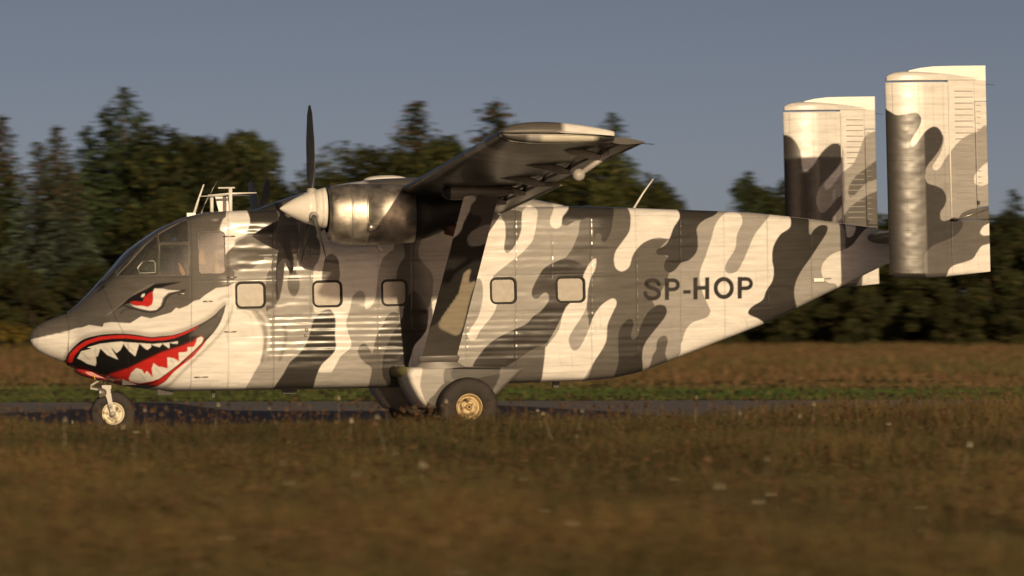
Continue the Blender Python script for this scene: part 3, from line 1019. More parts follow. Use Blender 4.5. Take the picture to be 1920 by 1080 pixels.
camo([(1372, 397), (1357, 402), (1342, 420), (1333, 450), (1323, 480), (1313, 507), (1312, 527), (1318, 550), (1328, 573), (1332, 583), (1325, 595), (1300, 604), (1287, 617), (1280, 637), (1277, 653), (1290, 690), (1438, 630), (1438, 610), (1423, 598), (1405, 590), (1404, 582), (1413, 573),
      (1430, 562), (1437, 545), (1448, 527), (1451, 507), (1448, 487), (1450, 463), (1463, 440), (1482, 425), (1486, 405), (1488, 385), (1450, 385), (1445, 403), (1433, 417), (1415, 440), (1403, 467), (1393, 490), (1382, 508), (1368, 513), (1360, 507), (1362, 493), (1378, 467), (1382, 440), (1392, 417), (1388, 400)], WHITE)
camo([(1486, 385), (1520, 390), (1518, 410), (1517, 430), (1519, 440), (1527, 430), (1537, 423), (1547, 422), (1552, 427), (1548, 440), (1533, 463), (1520, 483), (1503, 507), (1493, 527), (1489, 547), (1492, 567), (1499, 583), (1505, 600), (1442, 630), (1438, 610), (1423, 598), (1405, 590),
      (1404, 582), (1413, 573), (1430, 562), (1437, 545), (1448, 527), (1451, 507), (1448, 487), (1450, 463), (1463, 440), (1482, 425)], DARK)
camo([(1582, 400), (1660, 410), (1648, 427), (1627, 428), (1613, 440), (1600, 457), (1586, 467), (1585, 440)], MID)
camo([(1588, 408), (1606, 412), (1602, 437), (1593, 445), (1587, 440)], WHITE)
camo([(1586, 467), (1563, 475), (1547, 488), (1540, 503), (1543, 520), (1553, 530), (1568, 533), (1574, 545), (1590, 560), (1690, 510), (1690, 440), (1640, 427), (1625, 429), (1613, 440), (1600, 457)], WHITE)


# ---- shark face (outlines read off an enlargement of the nose: 4.909 times, from 120, 520)
def z2(pts):
    return side([(120 + a / 4.909, 520 + b / 4.909) for a, b in pts])


def mouth(pts, col, smooth=False, **kw):
    P = z2(pts)
    fp.fill(rounded(P, 4) if smooth else P, col, **kw)


PXM = 1 / 143.0
lip_top = [(12, 790), (20, 755), (40, 700), (100, 630), (180, 570), (300, 535), (420, 520), (560, 518), (680, 530), (800, 548), (900, 540), (1000, 530), (1100, 500), (1200, 455), (1290, 410), (1380, 350), (1440, 290), (1485, 250)]
fp.stroke(open_curve(z2([(a, b - 14) for a, b in lip_top])), 6 * PXM, (.22, .21, .19), .75, blur=.018)
corner = [(1490, 245), (1480, 300), (1460, 360), (1430, 430), (1390, 490), (1340, 550), (1280, 610), (1230, 660), (1150, 735), (1080, 805), (1000, 885), (940, 955), (880, 998)]
fp.stroke(open_curve(z2([(a + 62, b + 14) for a, b in corner])), 3.5 * PXM, (.26, .24, .21), .8, blur=.012)
fp.fill(np.vstack([open_curve(z2(lip_top)), open_curve(z2(corner)), z2([(760, 1040), (400, 1020), (160, 960), (80, 850), (20, 800)])]), BLACK)
mouth([(1200, 480), (1290, 425), (1400, 350), (1470, 275), (1450, 350), (1420, 430), (1370, 510), (1300, 560), (1235, 540), (1150, 545)], (.085, .08, .072), blur=.012)
mouth([(28, 780), (55, 705), (115, 640), (200, 585), (320, 548), (440, 535), (560, 530), (700, 545), (800, 560), (920, 550), (1040, 530), (1140, 490), (1245, 445), (1200, 482), (1120, 520), (1020, 560), (920, 580), (800, 585), (700, 575),
       (560, 562), (440, 565), (330, 580), (230, 610), (150, 660), (100, 720), (80, 785)], RED)
mouth([(420, 895), (600, 835), (720, 775), (900, 690), (1060, 640), (1180, 590), (1262, 535), (1290, 570), (1180, 700), (1060, 800), (960, 890), (830, 965), (700, 985), (560, 960)], RED, blur=.010)
mouth([(60, 820), (180, 850), (400, 930), (440, 960), (300, 940), (160, 905)], (.32, .02, .018), blur=.006)
TOOTH = (.72, .70, .64)
for t in ([(125, 745), (160, 680), (270, 655), (295, 720), (302, 790), (296, 818), (220, 795), (165, 762)], [(215, 645), (330, 612), (335, 655), (312, 728), (298, 730), (272, 662)],
          [(328, 612), (430, 600), (440, 660), (502, 758), (400, 715), (332, 650)], [(422, 600), (540, 590), (545, 620), (520, 670), (485, 697), (440, 650)], [(540, 595), (690, 605), (690, 620), (657, 728), (600, 680), (545, 610)],
          [(690, 605), (800, 612), (805, 640), (770, 668), (745, 655), (700, 615)], [(800, 615), (900, 605), (905, 615), (880, 644), (830, 630)], [(905, 605), (972, 600), (970, 655), (920, 622)], [(972, 600), (1050, 588), (1045, 612), (1000, 610)]):
    mouth(t, TOOTH)
mouth([(610, 925), (625, 880), (670, 835), (720, 850), (748, 890), (765, 860), (822, 918), (810, 840), (825, 788), (870, 822), (905, 825), (955, 838), (950, 735), (1010, 745), (1060, 772), (1055, 692), (1135, 685), (1138, 643), (1195, 640), (1215, 600),
       (1225, 560), (1262, 545), (1285, 560), (1270, 600), (1200, 670), (1100, 760), (1000, 850), (900, 925), (830, 952), (720, 975), (620, 958)], TOOTH)
for a, b in (((165, 690), (240, 760)), ((285, 650), (300, 720)), ((700, 880), (760, 950)), ((840, 830), (890, 890)), ((980, 760), (1010, 800)), ((560, 600), (640, 680)), ((360, 640), (440, 710))):
    fp.stroke(z2([a, b]), 1.1 * PXM, (.16, .14, .12), .7, blur=.007)
mouth([(780, 992), (840, 972), (930, 907), (1030, 832), (1130, 762), (1200, 692), (1270, 617), (1318, 575), (1270, 640), (1190, 730), (1100, 800), (1000, 880), (940, 950), (880, 996)], RED)
fp.stroke(open_curve(z2([(775, 985), (840, 965), (930, 900), (1030, 825), (1130, 755), (1200, 685), (1290, 590)])), 1.3 * PXM, BLACK)
# chin flap painted black and red
camo([(136, 684), (150, 694), (200, 704), (250, 716), (250, 745), (140, 745)], (.30, .02, .018), False, blur=.01)
# eye
fp.stroke(open_curve(z2([(400, 345), (480, 290), (560, 225), (690, 130), (830, 58)])), 1.6 * PXM, (.34, .31, .27), .6, blur=.006)
mouth([(440, 325), (540, 245), (600, 190), (680, 145), (760, 110), (830, 65), (920, 52), (1080, 44), (960, 75), (900, 95), (820, 118), (812, 170), (790, 240), (700, 270), (640, 262), (590, 240), (520, 275)], BLACK, True, blur=.004)
fp.stroke(open_curve(z2([(560, 262), (660, 292), (760, 318), (850, 312), (912, 262), (942, 190), (1000, 150), (1110, 120)])), 2.6 * PXM, BLACK, .95, blur=.004)
fp.stroke(open_curve(z2([(520, 335), (560, 300), (640, 285)])), 2.0 * PXM, BLACK, .7, blur=.008)
mouth([(600, 235), (640, 268), (700, 288), (790, 306), (850, 300), (890, 262), (912, 190), (960, 142), (1075, 122), (960, 116), (912, 104), (832, 102), (815, 150), (810, 230), (770, 268), (700, 256), (640, 258)], WHITE)
mouth([(605, 225), (650, 218), (720, 225), (740, 180), (780, 145), (817, 128), (822, 200), (810, 250), (770, 273), (720, 262), (660, 262)], RED)
mouth([(598, 210), (640, 170), (700, 150), (760, 128), (792, 134), (742, 180), (722, 226), (650, 215)], BLACK)
mouth([(708, 175), (720, 155), (745, 148), (742, 170), (725, 186)], WHITE)
# gill shading on the white cheek
for line, w, c, al in (([(350, 185), (405, 260), (445, 350), (465, 450), (463, 560), (438, 690)], 5, (.20, .18, .15), .75), ([(420, 185), (480, 260), (505, 350), (510, 450), (500, 580)], 4, WHITE, .7),
                       ([(495, 205), (535, 300), (545, 420), (535, 560), (490, 690)], 3, (.24, .22, .19), .6), ([(250, 185), (300, 205), (330, 240)], 3, (.3, .28, .25), .6),
                       ([(655, 320), (680, 400), (668, 520), (615, 680)], 5, (.13, .12, .10), .75), ([(0, 60), (50, 35), (110, 30)], 4, (.3, .28, .24), .6)):
    fp.stroke(open_curve(side([(410 + a / 5.4, 550 + b / 5.4) for a, b in line])), w * PXM, c, al, blur=.012)

# ---- registration letters
LET = (.026, .025, .024)


def letter(lines, w=8.0):
    for l in lines:
        fp.stroke(side(l), w * PXM, LET)


def dome(cx, cy, rx, ry, a0, a1, n=18):
    return [(cx + rx * math.cos(math.radians(a0 + (a1 - a0) * k / n)), cy + ry * math.sin(math.radians(a0 + (a1 - a0) * k / n))) for k in range(n + 1)]


def stem(x, y0, y1, w=8.0):
    fp.fill(side([(x - w / 2, y0), (x + w / 2, y0), (x + w / 2, y1), (x - w / 2, y1)]), LET)


def bar(x0, x1, y, w=7.0, tilt=.5):
    fp.fill(side([(x0, y - w / 2), (x1, y - w / 2 - tilt), (x1, y + w / 2 - tilt), (x0, y + w / 2)]), LET)


letter([open_curve([(1235.5, 533), (1231, 527), (1222, 525.2), (1213.5, 528), (1212.5, 534), (1219, 539), (1228, 542), (1235, 547), (1234.5, 555), (1227, 559.3), (1217, 558.8), (1211, 554), (1210, 549.5)], 5)], 7.6)
stem(1250.5, 521.5, 562.5)
letter([[(1250.5, 525.6), (1262, 525.3)] + dome(1262, 534, 9.3, 8.7, -90, 90) + [(1250.5, 543)]], 7.4)
bar(1281, 1295, 547.5, 6.5)
stem(1304, 520.5, 561.5)
stem(1326, 520, 561)
bar(1304, 1326, 540, 7.2)
letter([dome(1357, 540, 15.2, 16.8, 0, 360, 36)], 8.2)
stem(1387, 519.3, 560)
letter([[(1387, 523.3), (1399, 523)] + dome(1399, 531.8, 9.3, 8.7, -90, 90) + [(1387, 540.7)]], 7.4)

# ---- wear: short grimy runs below the seams and scuffs along the hull
wr = random.Random(5)
for k in range(70):
    X0_, Z0_ = wr.uniform(2.2, 10.4), wr.choice((2.72, 1.94, 1.94, 1.47, .9, 1.3))
    L_ = wr.uniform(.06, .28)
    fp.stroke(np.array([(X0_, Z0_), (X0_ + wr.uniform(.0, .03), Z0_ - L_ * .5), (X0_ + wr.uniform(0, .05), Z0_ - L_)]), wr.uniform(.008, .022), (.07, .055, .04), wr.uniform(.10, .28), blur=.007, taper=True)
for k in range(40):
    X0_, Z0_ = wr.uniform(2.0, 9.5), wr.uniform(.55, .95) if k % 2 else wr.uniform(1.0, 2.6)
    L_ = wr.uniform(.1, .5)
    fp.stroke(np.array([(X0_, Z0_), (X0_ + L_, Z0_ + wr.uniform(-.02, .02))]), wr.uniform(.006, .018), (.09, .07, .05), wr.uniform(.08, .22), blur=.008, taper=False)

# ---- panel seams: thin dirt lines and shallow grooves
groove = Paint(-.1, 11.75, .3, 3.05, .006, 0.0)
SEAM_PX = [([(358, 400), (359, 730)], 1.2), ([(428, 398), (428, 728)], 1.0), ([(513, 400), (513, 728)], 1.2), ([(583, 460), (583, 596)], .8), ([(710, 470), (710, 725)], .8), ([(773, 400), (773, 690)], 1.0), ([(875, 590), (875, 690)], .8), ([(967, 390), (967, 716)], 1.1),
           ([(1035, 440), (1035, 520)], .7), ([(1108, 388), (1110, 712)], 1.1), ([(1192, 390), (1196, 696)], 1.1), ([(1275, 395), (1277, 670)], .8), ([(1357, 400), (1360, 640)], .9), ([(1438, 406), (1441, 606)], 1.1), ([(1520, 412), (1523, 575)], .9),
           ([(190, 527), (216, 595), (240, 640), (242, 700)], 1.6), ([(133, 586), (128, 640), (127, 682)], 1.2), ([(362, 418), (425, 418)], 1.0), ([(213, 521), (358, 520)], 1.3), ([(513, 594), (583, 594)], 1.0)]
for l, w in SEAM_PX:
    P = side(l)
    fp.stroke(P, .9 * w * PXM, (.03, .027, .024), .55)
    groove.stroke(P, 1.6 * w * PXM, (1, 1, 1), 1.0)
SEAM_Z = [(2.72, 2.35, 11.2), (2.27, 2.9, 10.6), (1.94, 2.0, 10.5), (1.47, 2.9, 9.9), (.74, 2.0, 8.0), (.645, 2.0, 7.9), (1.21, 2.4, 9.3)]
for zz, xa, xb in SEAM_Z:
    drop = lambda X: zz - (.13 * max(0, X - 7.4) / 4 if zz > 2.5 else 0)
    P = np.array([(X, drop(X)) for X in np.linspace(xa, xb, 12)])
    fp.stroke(P, .7 * PXM, (.035, .03, .026), .38)
    groove.stroke(P, 1.3 * PXM, (1, 1, 1), .7)

# ---------------------------------------------------------------- fuselage skin
SKX = {}


def section_params(X):
    w, zt, zb = smooth_interp(X, W_PTS, .06), smooth_interp(X, ZT_PTS, .05), smooth_interp(X, ZB_PTS, .06)
    return w, zt, zb, smooth_interp(X, NT_PTS, .08), smooth_interp(X, NB_PTS, .08)


def relief(X, Z):
    """oil-canned sheet metal: beads and dents along the stringers, in metres"""
    lower = np.clip((Z - .78) / .08, 0, 1) * np.clip((1.50 - Z) / .06, 0, 1) * np.clip((X - 2.95) / .1, 0, 1)
    fade = np.interp(X, [2.9, 5.2, 6.0, 9.0, 11], [1.0, 1.0, .55, .45, .3])
    ph = .9 * value_noise(X, Z, .8, .5, 41)
    bead = .00085 + .00055 * value_noise(X, Z, .9, .11, 46)
    h = bead * lower * fade * np.sin(2 * math.pi * Z / .082 + 1.6 * ph)
    up = np.clip((Z - 1.95) / .08, 0, 1) * np.clip((2.66 - Z) / .08, 0, 1) * np.clip((X - 2.6) / .1, 0, 1)
    h = h + (.0004 + .0004 * value_noise(X, Z, .7, .2, 47)) * up * np.sin(2 * math.pi * Z / .105 + 1.2 * value_noise(X, Z, 1.0, .5, 42))
    body = np.clip((X - 2.3) / .3, 0, 1)
    h = h + body * (.0021 * value_noise(X, Z, .50, .10, 43) + .0008 * value_noise(X, Z, .16, .055, 44) + .0012 * value_noise(X, Z, 1.3, .06, 48))
    h = h + (1 - body) * .0005 * value_noise(X, Z, .3, .2, 45)
    return h - .0016 * groove.sample(X, Z)[..., 0]


def skin_grid(xs, J, dense, sgn):
    w, zt, zb, nt_, nb_ = section_params(xs)
    zc = (zt + zb) / 2
    th = np.linspace(0, math.pi, 900)
    V = np.empty((len(xs), J, 3))
    for i in range(len(xs)):
        a = np.where(th < math.pi / 2, zt[i] - zc[i], zc[i] - zb[i])
        n_ = np.where(th < math.pi / 2, nt_[i], nb_[i])
        r = (np.abs(np.cos(th) / a) ** n_ + np.abs(np.sin(th) / w[i]) ** n_) ** (-1 / n_)
        y, z = r * np.sin(th), zc[i] + r * np.cos(th)
        s = np.concatenate([[0], np.cumsum(np.abs(np.diff(z)) + dense * np.abs(np.diff(y)))])
        t = np.linspace(0, s[-1], J)
        V[i, :, 0], V[i, :, 1], V[i, :, 2] = xs[i], np.interp(t, s, y), np.interp(t, s, z)
    flank = np.clip(V[:, :, 1] / w[:, None], 0, 1) ** 8
    V[:, :, 1] += relief(V[:, :, 0], V[:, :, 2]) * flank
    V[:, :, 1] *= sgn
    return V


def inside(poly, X, Z):
    P = np.asarray(poly)
    r = np.zeros(X.shape, bool)
    for (x1, z1), (x2, z2_) in zip(P, np.roll(P, -1, 0)):
        m = (z1 <= Z) != (z2_ <= Z)
        with np.errstate(divide='ignore', invalid='ignore'):
            xi = x1 + (Z - z1) / (z2_ - z1) * (x2 - x1)
        r ^= m & (X < xi)
    return r


def rrect(cx, cz, w, h, r, n=6):
    out = []
    for sx, sz, a0 in ((1, 1, 0), (-1, 1, 90), (-1, -1, 180), (1, -1, 270)):
        for k in range(n + 1):
            a = math.radians(a0 + 90 * k / n)
            out.append((cx + sx * (w / 2 - r) + r * math.cos(a), cz + sz * (h / 2 - r) + r * math.sin(a)))
    return np.array(out)


CABIN = [(2.788, 1.746, .37), (3.791, 1.742, .37), (4.675, 1.740, .325), (6.118, 1.739, .33), (7.017, 1.738, .37)]
CABIN_POLY = [rrect(x, z, w, .325, .07) for x, z, w in CABIN]
COCKPIT_POLY = {
    'front quarter': side([(221, 516), (248, 488), (273, 460), (296, 441), (297, 516)]),
    'upper': side([(299.5, 438), (322, 425), (352, 410), (354, 454.5), (299.5, 455)]),
    'sliding': side([(300, 458.5), (354.5, 458.5), (355, 516.5), (300, 516.5)]),
}
dw0, dw1 = side([(373, 514)])[0], side([(421, 434)])[0]
DOOR_POLY = rrect((dw0[0] + dw1[0]) / 2, (dw0[1] + dw1[1]) / 2, dw1[0] - dw0[0], dw1[1] - dw0[1], .05)
WS_LINE = side([(196, 536), (221, 514), (249, 483), (272, 456), (296, 434), (320, 421), (348, 406)])

holes = []


def build_skin(sgn, nx, J, dense):
    xs = np.linspace(.48, 11.45, nx)
    V = skin_grid(xs, J, dense, sgn)
    q = grid_quads(nx, J, flip=(sgn < 0))
    fv = V.reshape(-1, 3)
    c = fv[q].mean(1)
    X, Y, Z = c[:, 0], np.abs(c[:, 1]), c[:, 2]
    keep = np.ones(len(q), bool)
    panes = []
    flankw = np.interp(X, *zip(*W_PTS)) * .80
    for nm, P in list(COCKPIT_POLY.items()) + [('door', DOOR_POLY)]:
        m = inside(P, X, Z) & (Y > flankw * .8)
        panes.append((nm, m))
        keep &= ~m
    for P in CABIN_POLY:
        keep &= ~(inside(P, X, Z) & (Y > flankw))
    zl = np.interp(X, WS_LINE[:, 0], WS_LINE[:, 1])
    ws = (Z > zl + .012) & (X > WS_LINE[0, 0]) & (X < WS_LINE[-1, 0]) & (Y > .035)
    panes.append(('windshield', ws))
    keep &= ~ws
    col = fp.sample(fv[:, 0], fv[:, 2])
    return V, fv, q, keep, panes, col


sp = build_skin(-1, 1180, 300, .30)
ss = build_skin(1, 300, 90, .5)
nP = len(sp[1])
Vall = np.vstack([sp[1], ss[1]])
Qall = np.vstack([sp[2][sp[3]], ss[2][ss[3]] + nP])
fus = ob("fuselage", grid_mesh("fuselage", Vall, Qall, np.vstack([sp[5], ss[5]])), MAT['skin'], plane)


def pane_from(skin, mask, name, mat, parent, inset=.010):
    V, fv, q, keep, panes, col = skin
    f = q[mask]
    u, inv = np.unique(f, return_inverse=True)
    P = fv[u].copy()
    P[:, 1] *= 1 - inset
    P[:, 2] -= inset * .35
    return ob(name, grid_mesh(name, P, inv.reshape(f.shape)), mat, parent)


# cockpit panes are sheets of acrylic set a centimetre into the skin; their frames are slim metal strips
for sk, sgn in ((sp, -1), (ss, 1)):
    for nm, mask in sk[4]:
        if nm == 'windshield':
            pane_from(sk, mask, "windshield", MAT['glass'], plane, .012)
            continue
        poly = DOOR_POLY if nm == 'door' else COCKPIT_POLY[nm]
        P = np.vstack([poly, poly[:1]])
        hw = np.interp(P[:, 0], *zip(*W_PTS))
        w, zt, zb, n1, n2 = section_params(P[:, 0])
        zc = (zt + zb) / 2
        yy = w * (1 - np.clip(np.abs(P[:, 1] - zc) / (zt - zc), 0, .999) ** n1) ** (1 / n1)
        fr = MB().tube([(a, sgn * (b + .002), c) for a, b, c in zip(P[:, 0], yy, P[:, 1])], .006, 6, caps=False)
        fo = fr.build("door_window" if nm == 'door' else "cockpit_window", MAT['mid_grey'], plane)
        pane_from(sk, mask, "pane", MAT['smoked'] if nm == 'door' else MAT['glass'], fo)

# cabin windows: black rubber surround and dusty pane
for x, z, w in CABIN:
    for sgn in (-1, 1):
        mb = MB()
        o_, i_ = rrect(x, z, w + .035, .36, .085), rrect(x, z, w - .035, .29, .055)
        yw = half_width(x)
        ro = [(a, sgn * (yw - .006), b) for a, b in o_]
        rm = [(a, sgn * (yw + .013), b) for a, b in rrect(x, z, w + .022, .347, .08)]
        rn = [(a, sgn * (yw + .013), b) for a, b in rrect(x, z, w - .022, .303, .06)]
        ri = [(a, sgn * (yw - .045), b) for a, b in i_]
        mb.loft([ro, rm, rn, ri], caps=False)
        fo = mb.build("cabin_window", MAT['rubber'], plane)
        n = len(i_)
        mp = MB().add([(a, sgn * (yw - .034), b) for a, b in rrect(x, z, w - .01, .315, .06)], [tuple(range(n))])
        mp.build("pane", MAT['cabin_pane'], fo)

# radome
xs = .52 * np.concatenate([np.linspace(0, 1, 60) ** 1.8])
P0 = [(0, .0), (.012, .055), (.04, .105), (.1, .165), (.2, .222), (.3, .265), (.4, .302), (.52, .345)]
rr = np.interp(xs, *zip(*P0))
cz = np.interp(xs, [0, .52], [1.262, 1.245])
th = np.linspace(0, 2 * math.pi, 97)
V = np.stack([np.repeat(xs[:, None], 97, 1), rr[:, None] * np.sin(th)[None] * .99, cz[:, None] + rr[:, None] * np.cos(th)[None] * .985], -1)
V[-1, :, 0] += .0
rad_me = grid_mesh("nose_cone", V.reshape(-1, 3), grid_quads(60, 97), fp.sample(V[..., 0].ravel(), V[..., 2].ravel()))
ob("nose_cone", rad_me, MAT['radome'], plane)

# rivets along frames and stringers
RV = []
def flank_y(X, Z):
    w, zt, zb, n1, n2 = section_params(X)
    zc = (zt + zb) / 2
    a = np.where(Z > zc, zt - zc, zc - zb)
    n_ = np.where(Z > zc, n1, n2)
    return w * (1 - np.clip(np.abs(Z - zc) / a, 0, .9999) ** n_) ** (1 / n_)


for l, w in SEAM_PX[1:15]:
    P = side(l)
    L = np.linalg.norm(np.diff(P, axis=0), axis=1).sum()
    k = int(L / .036)
    t = np.linspace(0, 1, k)
    for off in (-.02, .02):
        RV.append(np.stack([np.interp(t, [0, 1], P[[0, -1], 0]) + off, np.interp(t, [0, 1], P[[0, -1], 1])], -1))
for zz, xa, xb in SEAM_Z[:6]:
    X = np.arange(xa, xb, .036)
    Zr = zz - np.maximum(0, X - 7.4) / 4 * (.13 if zz > 2.5 else 0) + .018
    RV.append(np.stack([X, Zr], -1))
RV = np.vstack(RV)
wv, ztv, zbv, _, _ = section_params(RV[:, 0])
ok = (RV[:, 1] < ztv - .1) & (RV[:, 1] > zbv + .08)
for P in CABIN_POLY + [DOOR_POLY] + list(COCKPIT_POLY.values()):
    ok &= ~inside(P, RV[:, 0], RV[:, 1])
RV = RV[ok]
yv = flank_y(RV[:, 0], RV[:, 1]) + relief(RV[:, 0], RV[:, 1])
n = len(RV)
K = 6
ang = np.arange(K) * 2 * math.pi / K
V = np.empty((n, K + 1, 3), np.float32)
for k in range(K):
    V[:, k] = np.stack([RV[:, 0] + .0065 * math.cos(ang[k]), -yv + .0005, RV[:, 1] + .0065 * math.sin(ang[k])], -1)
V[:, K] = np.stack([RV[:, 0], -yv - .0042, RV[:, 1]], -1)
T = np.concatenate([(np.arange(n) * (K + 1))[:, None] + np.array([[k, (k + 1) % K, K]]) for k in range(K)])
C = np.repeat(fp.sample(RV[:, 0], RV[:, 1])[:, None, :] * .85, K + 1, 1)
ob("rivets", grid_mesh("rivets", V.reshape(-1, 3), T, C.reshape(-1, 3)), MAT['skin_ext'], plane, kind="stuff")

# rear end cap and hull keel line
w_, zt_, zb_, _, _ = section_params(np.array([11.45]))
mb = MB()
mb.loft([[(11.44, y * .84, z) for y, z in ((-1, 2.03), (1, 2.03), (1, 2.43), (-1, 2.43))], [(11.62, y * .55, z) for y, z in ((-1, 2.15), (1, 2.15), (1, 2.40), (-1, 2.40))]])
mb.build("tail_cone", MAT['light_grey'], plane)

# wing centre-section fairing on the roof
fx = np.linspace(2.86, 7.2, 120)
ft = smooth_interp(fx, [(2.86, 2.85), (3.244, 2.99), (3.6, 3.10), (4.057, 3.20), (4.6, 3.27), (5.4, 3.275), (6.0, 3.16), (6.613, 2.965), (7.2, 2.84)], .12)
fw = smooth_interp(fx, [(2.86, .78), (3.3, .86), (4.0, .93), (6.2, .93), (7.2, .80)], .12)
ph = np.linspace(0, math.pi, 41)
V = np.stack([np.repeat(fx[:, None], 41, 1), -fw[:, None] * np.sign(np.cos(ph)) * np.abs(np.cos(ph)) ** .45, 2.78 + (ft[:, None] - 2.78) * np.sin(ph)[None] ** .45], -1)
fz = Paint(2.7, 7.4, 2.7, 3.4, .01, MID)
fz.fill([(2.6, 2.6), (3.23, 2.6), (3.2, 3.0), (3.3, 3.4), (2.6, 3.4)], DARK)
fz.fill([(3.62, 2.6), (4.35, 2.6), (4.4, 3.4), (3.55, 3.4)], WHITE)
fz.fill([(6.1, 2.6), (7.4, 2.6), (7.4, 3.4), (6.0, 3.4)], LIGHT)
q_ = side([(1040, 390), (1032, 410), (1052, 423), (1062, 397), (1072, 372), (1047, 365)])
fz.fill(rounded(q_), WHITE)
fz.fill(rounded(side([(1072, 372), (1062, 397), (1100, 400), (1100, 370)])), DARK)
fz.fill(rounded(side([(983, 393), (997, 384), (1007, 391), (1008, 410), (980, 410)])), WHITE)
ob("wing_fairing", grid_mesh("wing_fairing", V.reshape(-1, 3), grid_quads(120, 41, True), fz.sample(V[..., 0].ravel(), V[..., 2].ravel())), MAT['skin_ext'], plane)
MB().ball((4.75, 0, 3.27), (.3, .25, .06), 16).build("roof_hatch", MAT['white'], plane)

# ---------------------------------------------------------------- wings
CHORD0, CHORD = 4.50, 1.62


def wing_z(Y):
    return 3.235 - .0363 * (9.9 - abs(Y))


def foil(c, up, tk=.145):
    """height of the upper / lower surface over the chord line, in metres"""
    yt = 5 * tk * (.2969 * math.sqrt(max(c, 0)) - .126 * c - .3516 * c * c + .2843 * c ** 3 - .1036 * c ** 4)
    cam_ = .022 * (4 * c * (1 - c))
    return (cam_ + yt if up else cam_ - yt * .92) * CHORD


def foil_point(c, up, Y):
    return (CHORD0 + c * CHORD, Y, wing_z(Y) + foil(c, up) - .098 * c)


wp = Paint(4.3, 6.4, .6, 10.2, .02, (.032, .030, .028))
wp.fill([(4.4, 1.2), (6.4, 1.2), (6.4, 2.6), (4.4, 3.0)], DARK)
wp.fill(rounded([(4.35, 7.5), (4.8, 7.7), (5.5, 7.3), (6.3, 7.5), (6.3, 9.2), (5.6, 9.0), (5.0, 8.6), (4.35, 8.9)]), (.22, .20, .17))  # light camouflage area, with a golden reflection on the underside painted into it
wp.fill(rounded([(4.35, 8.35), (4.7, 8.2), (5.2, 7.8), (5.7, 7.6), (5.75, 7.9), (5.2, 8.25), (4.9, 8.6), (4.4, 8.8)]), (.5, .46, .38))
wp.fill(rounded([(4.35, 4.6), (5.0, 4.4), (5.8, 4.9), (6.3, 4.8), (6.3, 5.6), (5.5, 5.9), (4.9, 5.4), (4.35, 5.8)]), MID)
wp.fill(rounded([(5.6, 9.3), (6.3, 9.2), (6.3, 10.2), (5.6, 10.2)]), (.06, .055, .05))


